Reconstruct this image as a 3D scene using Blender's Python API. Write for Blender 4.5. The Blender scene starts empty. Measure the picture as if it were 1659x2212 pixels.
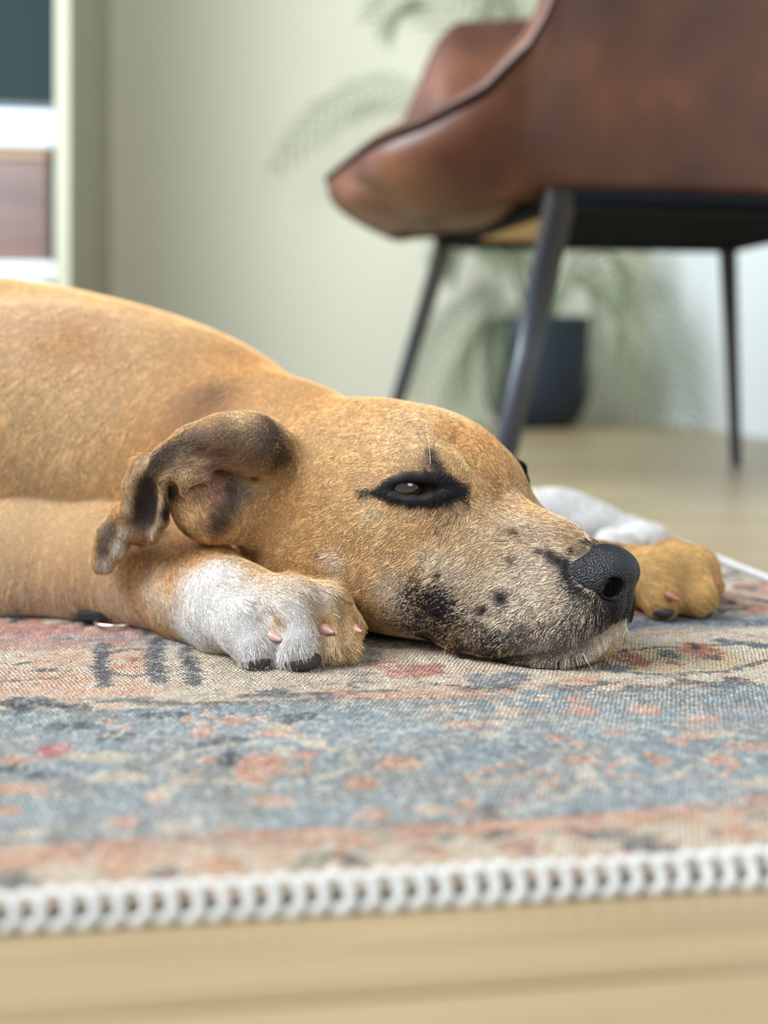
import bpy, math, random, time
import numpy as np
from mathutils import Vector, Matrix
from mathutils.bvhtree import BVHTree

# ------------------------------------------------------------------ camera, world, light
SC = bpy.context.scene
F, CX, YH, H = 2600.0, 829.5, 781.0, 0.176      # focal length (px of 1659), optical axis, horizon row, lens height
cam_d = bpy.data.cameras.new('camera'); cam = bpy.data.objects.new('camera', cam_d)
SC.collection.objects.link(cam); SC.camera = cam
cam.location = (0, 0, H); cam.rotation_euler = (math.pi/2, 0, 0)
cam_d.sensor_fit = 'HORIZONTAL'; cam_d.sensor_width = 36.0; cam_d.lens = F/1659*36.0
cam_d.shift_y = -(1106.0-YH)/1659.0
cam_d.clip_start = 0.02; cam_d.clip_end = 50
cam_d.dof.use_dof = True; cam_d.dof.focus_distance = 0.662
cam_d.dof.aperture_fstop = cam_d.lens/12.0
cam_d.dof.aperture_blades = 0

W = bpy.data.worlds.new('world'); SC.world = W; W.use_nodes = True
W.node_tree.nodes['Background'].inputs[0].default_value = (0.80, 0.86, 0.90, 1)
W.node_tree.nodes['Background'].inputs[1].default_value = 0.38

def area(name, loc, target, sx, sy, power, col):
    d = bpy.data.lights.new(name, 'AREA'); d.shape = 'RECTANGLE'; d.size = sx; d.size_y = sy
    d.energy = power; d.color = col
    o = bpy.data.objects.new(name, d); SC.collection.objects.link(o); o.location = loc
    o.rotation_euler = (Vector(target)-Vector(loc)).to_track_quat('-Z', 'Y').to_euler()
    return o
area('window_light', (-1.5, 0.1, 1.75), (0.1, 0.8, 0.0), 1.5, 1.3, 76, (0.97, 0.985, 1.0))
area('window_light_front', (0.9, -1.5, 1.3), (0.1, 0.9, 0.1), 1.2, 1.2, 14, (0.95, 0.98, 1.0))
area('wall_fill_light', (-1.1, 1.5, 0.9), (0.35, 3.5, 0.15), 1.2, 0.8, 34, (0.74, 0.89, 1.0))  # added fill, no window there; brightens and cools the lower back wall

SC.view_settings.view_transform = 'Standard'; SC.view_settings.look = 'None'
SC.view_settings.gamma = 1.0; SC.view_settings.exposure = 0.38; SC.view_settings.use_curve_mapping = False
SC.cycles.use_denoising = True
SC.cycles.max_bounces = 6; SC.cycles.diffuse_bounces = 3; SC.cycles.glossy_bounces = 3
SC.cycles.transmission_bounces = 2; SC.cycles.transparent_max_bounces = 8
SC.cycles_curves.shape = 'RIBBONS'; SC.cycles_curves.subdivisions = 2

# ------------------------------------------------------------------ helpers
def lin(r, g, b):
    f = lambda c: ((c/255.0)/12.92 if c/255.0 <= 0.04045 else ((c/255.0+0.055)/1.055)**2.4)
    return np.array([f(r), f(g), f(b)])
def ray(px, py): return np.array([(px-CX)/F, 1.0, (YH-py)/F])
RUGZ = 0.006
CAM = np.array([0.0, 0.0, H])
def BP(px, py, Y): return CAM + ray(px, py)*Y             # point seen at (px,py) at depth Y
def GP(px, py, z=0.0):                                     # point of the floor seen at (px,py)
    d = ray(px, py); return CAM + d*((z-H)/d[2])
def link(o, parent=None):
    SC.collection.objects.link(o)
    if parent is not None: o.parent = parent
    return o
def tag(o, label, cat, group=None, kind=None):
    o['label'] = label; o['category'] = cat
    if group: o['group'] = group
    if kind: o['kind'] = kind
    return o
def mesh_obj(name, verts, faces, mat, parent=None, smooth=True):
    me = bpy.data.meshes.new(name)
    me.from_pydata([tuple(v) for v in verts], [], [tuple(int(i) for i in f) for f in faces]); me.update()
    if mat: me.materials.append(mat)
    if smooth: me.polygons.foreach_set('use_smooth', [True]*len(me.polygons))
    o = bpy.data.objects.new(name, me); link(o, parent); return o
def fast_mesh(name, V, Q, mat, parent=None):
    """V (n,3) float, Q (m,4) int quads"""
    me = bpy.data.meshes.new(name)
    me.vertices.add(len(V)); me.vertices.foreach_set('co', np.ascontiguousarray(V, np.float32).ravel())
    me.loops.add(Q.size); me.loops.foreach_set('vertex_index', np.ascontiguousarray(Q, np.int32).ravel())
    me.polygons.add(len(Q)); me.polygons.foreach_set('loop_start', np.arange(0, Q.size, Q.shape[1], dtype=np.int32))
    me.polygons.foreach_set('use_smooth', np.ones(len(Q), bool))
    me.update(calc_edges=True); me.validate()
    if mat: me.materials.append(mat)
    o = bpy.data.objects.new(name, me); link(o, parent); return o
def smoothstep(a, b, x):
    t = np.clip((x-a)/(b-a), 0, 1); return t*t*(3-2*t)

class Mat:
    def __init__(s, name, rough=0.6, col=(0.5, 0.5, 0.5), **kw):
        s.m = bpy.data.materials.new(name); s.m.use_nodes = True
        s.t = s.m.node_tree; s.b = s.t.nodes['Principled BSDF']
        s.b.inputs['Base Color'].default_value = (*col, 1); s.b.inputs['Roughness'].default_value = rough
        for k, v in kw.items(): s.b.inputs[k.replace('_', ' ')].default_value = v
    def n(s, ty, **kw):
        nd = s.t.nodes.new(ty)
        for k, v in kw.items():
            if hasattr(nd, k): setattr(nd, k, v)
            else: nd.inputs[k.replace('_', ' ')].default_value = v
        return nd
    def l(s, a, b): s.t.links.new(a, b)
    def ramp(s, fac, stops):
        r = s.n('ShaderNodeValToRGB'); e = r.color_ramp.elements
        while len(e) < len(stops): e.new(0.5)
        for i, (p, c) in enumerate(stops): e[i].position = p; e[i].color = (*c, 1)
        s.l(fac, r.inputs[0]); return r.outputs[0]
    def coords(s, scale=(1, 1, 1), kind='Object', rot=(0, 0, 0)):
        tc = s.n('ShaderNodeTexCoord'); mp = s.n('ShaderNodeMapping')
        mp.inputs['Scale'].default_value = scale; mp.inputs['Rotation'].default_value = rot
        s.l(tc.outputs[kind], mp.inputs[0]); return mp.outputs[0]
    def bump(s, h, strength=0.3, dist=0.01):
        b = s.n('ShaderNodeBump'); b.inputs['Strength'].default_value = strength; b.inputs['Distance'].default_value = dist
        s.l(h, b.inputs['Height']); s.l(b.outputs[0], s.b.inputs['Normal'])

# ------------------------------------------------------------------ implicit modelling
MM = 0.001
def _cap(a, b, ra, rb, S=None):
    a = np.asarray(a, float); b = np.asarray(b, float)
    ba = b-a; L2 = max(float(ba@ba), 1e-12)
    def f(P):
        t = np.clip(((P-a)@ba)/L2, 0, 1)
        return np.linalg.norm(P-a-t[:, None]*ba, axis=1)-(ra+(rb-ra)*t)
    c = (a+b)/2; return f, c, math.sqrt(L2)/2+max(ra, rb)
def _ell(c, r, R=None):
    c = np.asarray(c, float); r = np.asarray(r, float); R = np.eye(3) if R is None else R   # R rows = axes
    def f(P):
        q = (P-c)@R.T
        k0 = np.linalg.norm(q/r, axis=1); k1 = np.linalg.norm(q/(r*r), axis=1)
        return k0*(k0-1)/np.maximum(k1, 1e-9)
    return f, c, float(r.max())
class SDF:
    def __init__(s): s.ops = []
    def ell(s, c, r, R=None, k=10, op='u'): s.ops.append((op, k*MM)+_ell(c, np.array(r)*MM, R)); return s
    def chain(s, pts, k=6, op='u', kin=None):
        """pts: list of (point, radius mm); links are blended into the whole"""
        for i in range(len(pts)-1):
            s.ops.append((op, (k if (i == 0 or kin is None) else kin)*MM)+_cap(pts[i][0], pts[i+1][0], pts[i][1]*MM, pts[i+1][1]*MM)); 
        return s
    def floor(s, z): s.ops.append(('floor', z, None, np.zeros(3), 1e3))
    def group(s, other, k=3):
        c = np.mean([o[3] for o in other.ops], 0); R = max(np.linalg.norm(o[3]-c)+o[4] for o in other.ops)
        s.ops.append(('u', k*MM, other, c, R)); return s
    def ev(s, P, cc=None, hd=0):
        d = np.full(len(P), 0.3)
        for i, (op, k, f, c, R) in enumerate(s.ops):
            if cc is not None and op != 'floor' and np.linalg.norm(c-cc)-R > 2.4*hd+k: continue
            if op == 'floor': d = np.maximum(d, k-P[:, 2]); continue
            e = f.ev(P, cc, hd) if isinstance(f, SDF) else f(P)
            if op == 'u':
                h = np.maximum(k-np.abs(d-e), 0)/k; d = np.minimum(d, e)-h*h*k/4
            else:
                e = -e; h = np.maximum(k-np.abs(d-e), 0)/k; d = np.maximum(d, e)+h*h*k/4
        return d
    def mesh(s, lo, hi, vox, nb=14):
        import openvdb
        lo = np.array(lo, float); hi = np.array(hi, float)
        bs = nb*vox; n = np.ceil((hi-lo)/bs).astype(int)
        I = np.stack(np.meshgrid(*[np.arange(k) for k in n], indexing='ij'), -1).reshape(-1, 3)
        C = lo+(I+0.5)*bs; hd = bs*math.sqrt(3)/2
        dc = s.ev(C)
        g = openvdb.FloatGrid(background=3*vox)
        loc = np.stack(np.meshgrid(*[np.arange(nb)]*3, indexing='ij'), -1).reshape(-1, 3)*vox
        cnt = 0
        for i, c, d in zip(I, C, dc):
            if d > hd*2.2: continue
            ijk = tuple(int(v) for v in i*nb)
            if d < -hd*2.2:
                g.fill(ijk, tuple(v+nb-1 for v in ijk), -3*vox); continue
            v = s.ev(lo+i*bs+loc, c, hd)
            g.copyFromArray(np.clip(v, -3*vox, 3*vox).reshape(nb, nb, nb).astype(np.float32), ijk=ijk); cnt += 1
        V, Q = g.convertToQuads(isovalue=0.0)[:2]
        return lo+np.asarray(V)*vox, np.asarray(Q)[:, ::-1]
# ------------------------------------------------------------------ the room
TH = math.radians(7.6)
E1 = np.array([math.cos(TH), math.sin(TH), 0]); E2 = np.array([-math.sin(TH), math.cos(TH), 0])   # along the boards / away from the lens
def UV(P): P = np.asarray(P); return P@E1, P@E2
def XY(u, v, z=0.0): return u*E1+v*E2+np.array([0, 0, z])
ROT = (0, 0, TH)
def box_mesh(name, c, size, mat, parent=None, rot=0.0, bevel=0.0, R3=None):
    sx, sy, sz = [k/2 for k in size]
    vs = [(x, y, z) for x in (-sx, sx) for y in (-sy, sy) for z in (-sz, sz)]
    fs = [(0, 1, 3, 2), (4, 6, 7, 5), (0, 4, 5, 1), (2, 3, 7, 6), (0, 2, 6, 4), (1, 5, 7, 3)]
    M = R3 if R3 is not None else Matrix.Rotation(rot, 3, 'Z')
    vs = [tuple(M@Vector(v)+Vector(c)) for v in vs]
    o = mesh_obj(name, vs, fs, mat, parent, smooth=False)
    if bevel:
        b = o.modifiers.new('bevel', 'BEVEL'); b.width = bevel; b.segments = 3
    return o
def empty(name, loc, label, cat):
    o = bpy.data.objects.new(name, None); o.location = loc; o.empty_display_size = .05; link(o); tag(o, label, cat); return o
def under(o, parent):
    o.parent = parent; o.matrix_parent_inverse = Matrix.Translation(-Vector(parent.location)); return o
# wooden floor: boards along E1
m = Mat('oak_floor', .38)
crd = m.coords((1, 1, 1), 'Object', (0, 0, -TH))
mp = m.n('ShaderNodeMapping'); mp.vector_type = 'POINT'; m.l(crd, mp.inputs[0]); mp.inputs['Location'].default_value = (.35, -.3306+.193*6, 0)
br = m.n('ShaderNodeTexBrick'); m.l(mp.outputs[0], br.inputs['Vector'])
for k, v in (('Scale', 1), ('Mortar Size', .0012), ('Mortar Smooth', .2), ('Bias', 0), ('Brick Width', 1.9), ('Row Height', .193)): br.inputs[k].default_value = v
br.inputs['Color1'].default_value = (*lin(168, 151, 118), 1); br.inputs['Color2'].default_value = (*lin(157, 138, 105), 1); br.inputs['Mortar'].default_value = (*lin(112, 92, 66), 1)
g = m.n('ShaderNodeMapping'); m.l(mp.outputs[0], g.inputs[0]); g.inputs['Scale'].default_value = (2.5, 55, 1)
nz = m.n('ShaderNodeTexNoise'); nz.inputs['Scale'].default_value = 1.6; nz.inputs['Detail'].default_value = 7; nz.inputs['Distortion'].default_value = .6; m.l(g.outputs[0], nz.inputs['Vector'])
grain = m.ramp(nz.outputs[0], [(.35, (.78, .76, .72)), (.62, (1.06, 1.05, 1.04))])
mx = m.n('ShaderNodeMix'); mx.data_type = 'RGBA'; mx.blend_type = 'MULTIPLY'; mx.inputs[0].default_value = .8
m.l(br.outputs['Color'], mx.inputs[6]); m.l(grain, mx.inputs[7]); m.l(mx.outputs[2], m.b.inputs['Base Color'])
m.bump(br.outputs['Fac'], .3, -.002)
fl = [XY(-2.6, -.6), XY(1.4, -.6), XY(1.4, 4.4), XY(-2.6, 4.4)]
o = mesh_obj('floor', [tuple(p) for p in fl]+[tuple(p-np.array([0, 0, .03])) for p in fl], [(0, 1, 2, 3), (7, 6, 5, 4), (0, 4, 5, 1), (1, 5, 6, 2), (2, 6, 7, 3), (3, 7, 4, 0)], m.m, smooth=False); o['kind'] = 'structure'
# walls
wallm = Mat('painted_wall', .85, lin(220, 218, 198)); nz = wallm.n('ShaderNodeTexNoise'); nz.inputs['Scale'].default_value = 160
wallm.l(wallm.coords(), nz.inputs['Vector']); wallm.bump(nz.outputs[0], .1, .001)
uc, vc = UV(np.array([.777, 3.50, 0]))
def slab(name, u0, v0, u1, v1, z0, z1, mat):
    vs = [tuple(XY(u, v, z)) for z in (z0, z1) for u, v in ((u0, v0), (u1, v0), (u1, v1), (u0, v1))]
    o = mesh_obj(name, vs, [(0, 1, 2, 3), (7, 6, 5, 4), (0, 4, 5, 1), (1, 5, 6, 2), (2, 6, 7, 3), (3, 7, 4, 0)], mat, smooth=False); o['kind'] = 'structure'; return o
slab('wall_back', -2.6, vc, uc+.12, vc+.12, 0, 2.6, wallm.m)
slab('wall_right', uc, -.2, uc+.12, vc, 0, 2.6, Mat('white_wall', .85, lin(226, 230, 230)).m)
# upright white post beside the sideboard
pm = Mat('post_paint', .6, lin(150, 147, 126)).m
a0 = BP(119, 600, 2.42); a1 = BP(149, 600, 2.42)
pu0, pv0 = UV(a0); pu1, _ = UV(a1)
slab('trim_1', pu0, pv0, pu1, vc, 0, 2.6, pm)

# ------------------------------------------------------------------ rug
RU1 = .4185; RV0 = .3865; RV1 = 1.28; RU0 = -.95
RBLUE = lin(132, 144, 149); RNAVY = lin(44, 56, 68); RCREAM = lin(204, 190, 166); RSAL = lin(204, 144, 110); RRUST = lin(168, 88, 58); RYEL = lin(206, 180, 130); RPINK = lin(198, 154, 132); RTEAL = lin(56, 84, 102); RTAUPE = lin(168, 158, 140)
SHAPES = []
def dot(px, py, rx, ry, col, st=.9):
    c = np.array(UV(GP(px, py, RUGZ))); a = np.array(UV(GP(px+rx, py, RUGZ))); b = np.array(UV(GP(px, py-ry, RUGZ)))
    SHAPES.append(('e', c, np.linalg.norm(a-c), np.linalg.norm(b-c), col, st))
def stroke(pts, w, col, st=.9):
    SHAPES.append(('s', [np.array(UV(GP(x, y, RUGZ))) for x, y in pts], w*MM, col, st))
def poly(pts, col, st=.9):
    SHAPES.append(('p', np.array([UV(GP(x, y, RUGZ)) for x, y in pts]), col, st))
# far field right of the muzzle and behind
stroke([(1340, 1352), (1450, 1340), (1659, 1345)], 20, RTEAL, .9); stroke([(1400, 1385), (1659, 1360)], 9, RCREAM)
stroke([(1380, 1372), (1540, 1362), (1659, 1378)], 4, RRUST, .6)
poly([(1280, 1400), (1420, 1395), (1590, 1400), (1600, 1440), (1480, 1460), (1330, 1450)], RYEL, .9)
stroke([(1290, 1412), (1420, 1398), (1600, 1392)], 3.5, RNAVY); dot(1350, 1418, 38, 14, RRUST); dot(1385, 1430, 25, 9, RRUST); dot(1350, 1410, 14, 4, RNAVY)
dot(1508, 1405, 45, 18, RRUST); dot(1500, 1396, 12, 6, RNAVY); dot(1540, 1420, 20, 6, RNAVY, .7); dot(1450, 1415, 22, 10, RTEAL); dot(1455, 1432, 16, 6, RRUST); stroke([(1400, 1405), (1430, 1440)], 3, RYEL)
stroke([(1570, 1385), (1659, 1395)], 13, RTEAL); stroke([(1330, 1452), (1440, 1458), (1560, 1450), (1659, 1425)], 5, RNAVY, .8); dot(1330, 1443, 35, 9, RTEAL); dot(1659, 1460, 70, 9, RCREAM, .7)
dot(1540, 1330, 30, 8, RNAVY, .5); dot(1610, 1290, 40, 5, RRUST, .6); stroke([(1560, 1270), (1659, 1290)], 8, RCREAM); stroke([(1560, 1250), (1659, 1270)], 8, RPINK, .7)
# left field
poly([(-60, 1345), (470, 1345), (420, 1385), (-60, 1400)], lin(190, 130, 116), .7)
poly([(-60, 1375), (190, 1375), (190, 1500), (-60, 1500)], RSAL, .45)
poly([(200, 1385), (330, 1385), (330, 1500), (200, 1500)], RSAL, .4)
poly([(330, 1400), (830, 1400), (830, 1490), (330, 1490)], RTAUPE, .5)
stroke([(222, 1392), (218, 1440), (228, 1480)], 9, RNAVY); stroke([(335, 1382), (330, 1420), (345, 1470)], 10, RNAVY); stroke([(395, 1400), (412, 1430), (420, 1475)], 8, RNAVY)
stroke([(225, 1408), (300, 1402)], 7, RNAVY, .8); stroke([(230, 1450), (290, 1460), (350, 1448)], 5, RNAVY, .7); dot(290, 1425, 28, 6, RRUST, .6); dot(270, 1440, 30, 5, RSAL)
dot(95, 1447, 25, 5, RNAVY, .8); dot(50, 1433, 20, 3, RNAVY, .7); dot(30, 1470, 45, 3, RNAVY, .7); dot(130, 1380, 20, 3, RNAVY, .7); dot(110, 1465, 20, 3, RNAVY, .6); dot(310, 1368, 20, 4, RNAVY, .6)
dot(60, 1517, 62, 14, RNAVY, .9); dot(130, 1524, 25, 8, RNAVY, .9); stroke([(140, 1530), (250, 1535), (420, 1520), (700, 1510), (1000, 1505)], 2.5, RNAVY, .5)
dot(590, 1495, 35, 8, RNAVY, .9); dot(560, 1503, 30, 5, RNAVY, .6); stroke([(500, 1510), (650, 1480), (830, 1472)], 2.5, RNAVY, .5); dot(762, 1482, 12, 8, RNAVY, .8); dot(720, 1490, 45, 6, RSAL, .7); dot(300, 1492, 60, 9, RSAL, .6); dot(160, 1490, 30, 8, RSAL, .5)
poly([(790, 1425), (960, 1435), (965, 1462), (850, 1465)], RRUST, .8); poly([(1000, 1455), (1160, 1450), (1130, 1480), (1020, 1480)], RTEAL, .85); stroke([(900, 1475), (990, 1480), (1040, 1490)], 2.8, RNAVY, .9); dot(1260, 1468, 50, 6, RSAL, .8); dot(780, 1455, 30, 5, RNAVY, .5)
poly([(720, 1495), (1100, 1488), (1100, 1505), (720, 1515)], RSAL, .5)
# blue band motifs
for x, y, rx, ry, c in ((400, 1552, 16, 8, RSAL), (440, 1580, 30, 12, RSAL), (500, 1555, 35, 9, RSAL), (600, 1570, 30, 6, RCREAM), (640, 1590, 20, 6, RCREAM), (690, 1605, 30, 10, RCREAM), (580, 1585, 30, 8, RSAL), (860, 1650, 50, 14, RSAL), (780, 1690, 40, 12, RSAL),
                        (120, 1620, 38, 13, lin(190, 60, 58)), (150, 1632, 20, 9, RPINK), (40, 1640, 45, 10, RSAL), (40, 1705, 70, 13, RSAL), (15, 1750, 30, 12, RSAL), (220, 1635, 70, 10, RCREAM), (250, 1680, 70, 12, RCREAM), (355, 1705, 30, 14, RCREAM), (590, 1730, 55, 11, RSAL),
                        (380, 1780, 45, 14, RCREAM), (260, 1775, 40, 14, RSAL), (560, 1650, 60, 26, RSAL), (545, 1680, 40, 14, RSAL), (450, 1640, 30, 8, RSAL), (490, 1640, 26, 18, RNAVY), (500, 1600, 50, 12, RNAVY), (650, 1632, 28, 10, RSAL), (610, 1620, 26, 8, RCREAM), (80, 1672, 30, 9, RNAVY), (30, 1660, 30, 12, RNAVY),
                        (1240, 1510, 26, 7, RSAL), (1262, 1533, 38, 11, RSAL), (1395, 1532, 35, 11, RSAL), (1515, 1553, 42, 9, RSAL), (1000, 1565, 55, 8, RSAL), (1060, 1590, 30, 8, RCREAM), (1200, 1592, 26, 6, RSAL), (1330, 1582, 26, 6, RSAL), (1560, 1585, 40, 7, RCREAM), (1620, 1612, 60, 9, RSAL), (1460, 1600, 30, 7, RSAL), (1560, 1640, 35, 10, RSAL),
                        (1240, 1643, 30, 8, RSAL), (1420, 1640, 26, 14, RSAL), (1268, 1672, 26, 16, RCREAM), (1640, 1690, 80, 9, RCREAM), (1015, 1735, 28, 10, RSAL), (1060, 1755, 30, 22, RNAVY), (930, 1750, 40, 14, RCREAM), (800, 1760, 40, 16, RSAL), (820, 1778, 30, 8, RNAVY), (60, 1800, 60, 10, RCREAM), (640, 1550, 60, 10, RNAVY), (430, 1612, 60, 10, RNAVY), (350, 1545, 60, 8, RNAVY), (250, 1590, 50, 10, RNAVY), (150, 1570, 60, 10, RNAVY)):
    dot(x, y, rx, ry, c, .76)
stroke([(340, 1655), (400, 1625), (500, 1608), (640, 1600), (740, 1622), (770, 1650), (700, 1680), (600, 1700), (480, 1690), (390, 1670), (340, 1655)], 2.6, RCREAM, .85)
stroke([(1015, 1675), (1080, 1655), (1130, 1645)], 2.4, RSAL); stroke([(1010, 1685), (1080, 1688), (1150, 1670), (1190, 1660), (1205, 1680), (1170, 1710), (1100, 1735), (1070, 1752)], 2.2, RSAL)
stroke([(1090, 1760), (1160, 1740), (1230, 1715), (1275, 1685)], 2.6, RCREAM); stroke([(1350, 1640), (1310, 1655), (1320, 1675), (1380, 1672)], 2.4, RSAL); stroke([(1440, 1680), (1560, 1676), (1590, 1650), (1545, 1628)], 2.4, RSAL); stroke([(1440, 1680), (1500, 1650), (1545, 1628)], 2.2, RCREAM)
stroke([(830, 1530), (980, 1535), (1200, 1555), (1400, 1570)], 2.6, RCREAM, .7); stroke([(0, 1810), (120, 1815), (260, 1800)], 2, RNAVY, .6); stroke([(890, 1740), (960, 1752), (1040, 1765)], 1.8, RSAL)
stroke([(700, 1625), (830, 1580), (1100, 1555)], 2.4, RCREAM, .5); stroke([(0, 1600), (120, 1590), (330, 1590), (420, 1600)], 2.2, RCREAM, .5)
# flower band near the edge
poly([(-40, 1840), (420, 1800), (830, 1785), (1220, 1765), (1659, 1715), (1659, 1750), (1220, 1800), (830, 1820), (420, 1850), (-40, 1880)], RSAL, .65)
stroke([(-40, 1836), (420, 1798), (830, 1783), (1220, 1766), (1659, 1716)], .9, RRUST, .7)
for x, y, rx, ry, c in ((20, 1900, 40, 26, RNAVY), (70, 1912, 30, 16, RNAVY), (355, 1888, 45, 13, RNAVY), (300, 1905, 40, 8, RSAL), (720, 1845, 60, 9, RNAVY), (760, 1862, 26, 10, RNAVY), (740, 1838, 20, 8, RSAL), (660, 1870, 40, 16, lin(150, 140, 120)), (480, 1865, 50, 16, RSAL), (250, 1880, 40, 12, RSAL), (420, 1840, 60, 14, RCREAM),
                        (960, 1808, 35, 7, RNAVY), (1070, 1800, 35, 8, RNAVY), (1140, 1840, 14, 14, RNAVY), (1130, 1822, 50, 10, RRUST), (920, 1832, 50, 9, RRUST), (1030, 1850, 70, 16, RCREAM), (1000, 1870, 60, 6, RSAL), (1380, 1818, 50, 20, RNAVY), (1440, 1835, 30, 10, RNAVY), (1300, 1805, 60, 8, RNAVY), (1550, 1800, 14, 12, RNAVY), (1600, 1795, 60, 14, RSAL), (1590, 1820, 50, 8, RCREAM), (1280, 1850, 80, 12, RSAL), (1480, 1800, 60, 16, RCREAM), (830, 1850, 50, 16, RCREAM), (150, 1905, 60, 14, RCREAM)):
    dot(x, y, rx, ry, c, .76)
stroke([(940, 1845), (980, 1862), (1060, 1868), (1140, 1862), (1180, 1835), (1160, 1812)], 1.8, RSAL); stroke([(1150, 1792), (1260, 1795), (1340, 1830), (1420, 1845), (1500, 1850)], 1.8, RNAVY, .7); stroke([(780, 1830), (860, 1805), (960, 1812), (1060, 1812), (1120, 1795)], 1.6, RNAVY, .6)
stroke([(330, 1900), (400, 1885), (480, 1865), (520, 1880), (470, 1895)], 1.8, RSAL); stroke([(380, 1835), (460, 1850), (520, 1870)], 1.6, RRUST, .6)

def vnoise2(x, y, s, seed):
    P = np.stack([x*s, y*s, np.full(len(x), seed*7.31)], 1); q = P; i = np.floor(q).astype(np.int64); f = q-i; f = f*f*(3-2*f); out = 0
    for dx in (0, 1):
        for dy in (0, 1):
            n = (i[:, 0]+dx)*73856093 ^ (i[:, 1]+dy)*19349663 ^ (seed*83492791)
            n = (n ^ (n >> 13))*1274126177 & 0x7fffffff
            w = (f[:, 0] if dx else 1-f[:, 0])*(f[:, 1] if dy else 1-f[:, 1]); out = out+w*((n % 65521)/65521.0)
    return out
def rug_color(u, v):
    # yarn cells: the print breaks up along rows
    pu, pv = .0015, .0018
    j = np.floor(v/pv+.35*(vnoise2(u, v, 60, 3)-.5)); uu = u+.0007*(j % 2); i = np.floor(uu/pu)
    h = np.sin(i*12.9898+j*78.233)*43758.5453; h -= np.floor(h); h2 = np.sin(i*39.346+j*11.135)*24634.63; h2 -= np.floor(h2)
    su = (i+.5)*pu-.0007*(j % 2)+(h-.5)*.0016; sv = (j+.5)*pv+(h2-.5)*.002
    w = 1.0/(1+np.maximum(0, .5-v)*30)                       # finer near the edge
    rw = np.floor(v/.0021); hr = np.sin(rw*91.7+np.floor(u/.03)*3.1)*15731.743; hr -= np.floor(hr); su = u+(su-u)*.8+(hr-.5)*.005*(vnoise2(u, v, 45, 8)+.3)
    n1 = vnoise2(su, sv, 38, 11); n2 = vnoise2(su, sv*1.4, 110, 12); n3 = vnoise2(su, sv, 300, 14)
    C = np.where((sv < .437)[:, None], RCREAM, np.where((sv < .603+.01*(n1-.5))[:, None], RBLUE, np.where((sv < .73)[:, None], RCREAM, np.where((sv < .77)[:, None], RBLUE, RCREAM))))
    C = C.copy()
    mot = smoothstep(.72, .80, n1*.5+n2*.5)
    inb = (sv > .437) & (sv < .603)
    C = np.where((inb & (mot > .5))[:, None], RCREAM*.5+RSAL*.5, C)
    C = np.where((~inb)[:, None], C+(RSAL-C)*(.4*smoothstep(.48, .62, n2))[:, None], C)
    far = sv > .77
    C = np.where((far & (n1 > .52))[:, None], RRUST*.5+RPINK*.5, C); C = np.where((far & (n2 > .66))[:, None], RNAVY, C)
    C = np.where((inb)[:, None], C*(.82+.4*n3)[:, None], C)
    col_s = vnoise2(u, v*.06, 420, 41)*.6+vnoise2(u, v*.1, 160, 43)*.4; C = C*(1+(col_s-.5)*.5*np.where(inb, 1, .5))[:, None]
    bd = smoothstep(.016, .004, np.abs(sv-.612))*smoothstep(.40, .58, vnoise2(su, sv*2.2, 70, 51)); C = C+(RNAVY-C)*(bd*.8)[:, None]
    bd = smoothstep(.012, .003, np.abs(sv-.432))*smoothstep(.45, .6, vnoise2(su, sv*2, 60, 52)); C = C+(RNAVY-C)*(bd*.45)[:, None]
    pat = inb*smoothstep(.50, .66, vnoise2(su, sv*2.0, 32, 55)); C = C+(lin(150, 138, 118)-C)*(pat*.35)[:, None]
    for s in SHAPES:
        if s[0] == 'e':
            _, c, ra, rb, col, st = s
            d = np.hypot((su-c[0])/ra, (sv-c[1])/rb)+(n3-.5)*.5; w = smoothstep(1.1, .85, d)
        elif s[0] == 's':
            _, pts, wd, col, st = s; d = np.full(len(su), 1e9)
            for a, b in zip(pts[:-1], pts[1:]):
                ab = b-a; t = np.clip(((su-a[0])*ab[0]+(sv-a[1])*ab[1])/(ab@ab), 0, 1)
                d = np.minimum(d, np.hypot(su-a[0]-t*ab[0], sv-a[1]-t*ab[1]))
            w = smoothstep(wd*.62, wd*.42, d*(.8+.4*n3))
        else:
            _, pl, col, st = s; ins = np.zeros(len(su), bool); n = len(pl)
            for k in range(n):
                a, b = pl[k], pl[(k+1) % n]
                cnd = ((a[1] > sv) != (b[1] > sv)); xi = (b[0]-a[0])*(sv-a[1])/((b[1]-a[1]) if b[1] != a[1] else 1e-9)+a[0]
                ins ^= cnd & (su < xi)
            w = ins*smoothstep(.2, .5, n2*.5+n3*.5)
        C = C+(np.asarray(col)-C)*(w*st)[:, None]
    wear = smoothstep(.48, .72, vnoise2(su, sv*.7, 330, 21)*.55+h*.45)
    C = C+(lin(226, 222, 212)-C)*(wear*np.where(inb, .44, .3))[:, None]
    dk = (h2 > .93); C = np.where(dk[:, None], C*.62, C)
    return np.clip(C*(.90+.24*h)[:, None], .01, 1)
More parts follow.
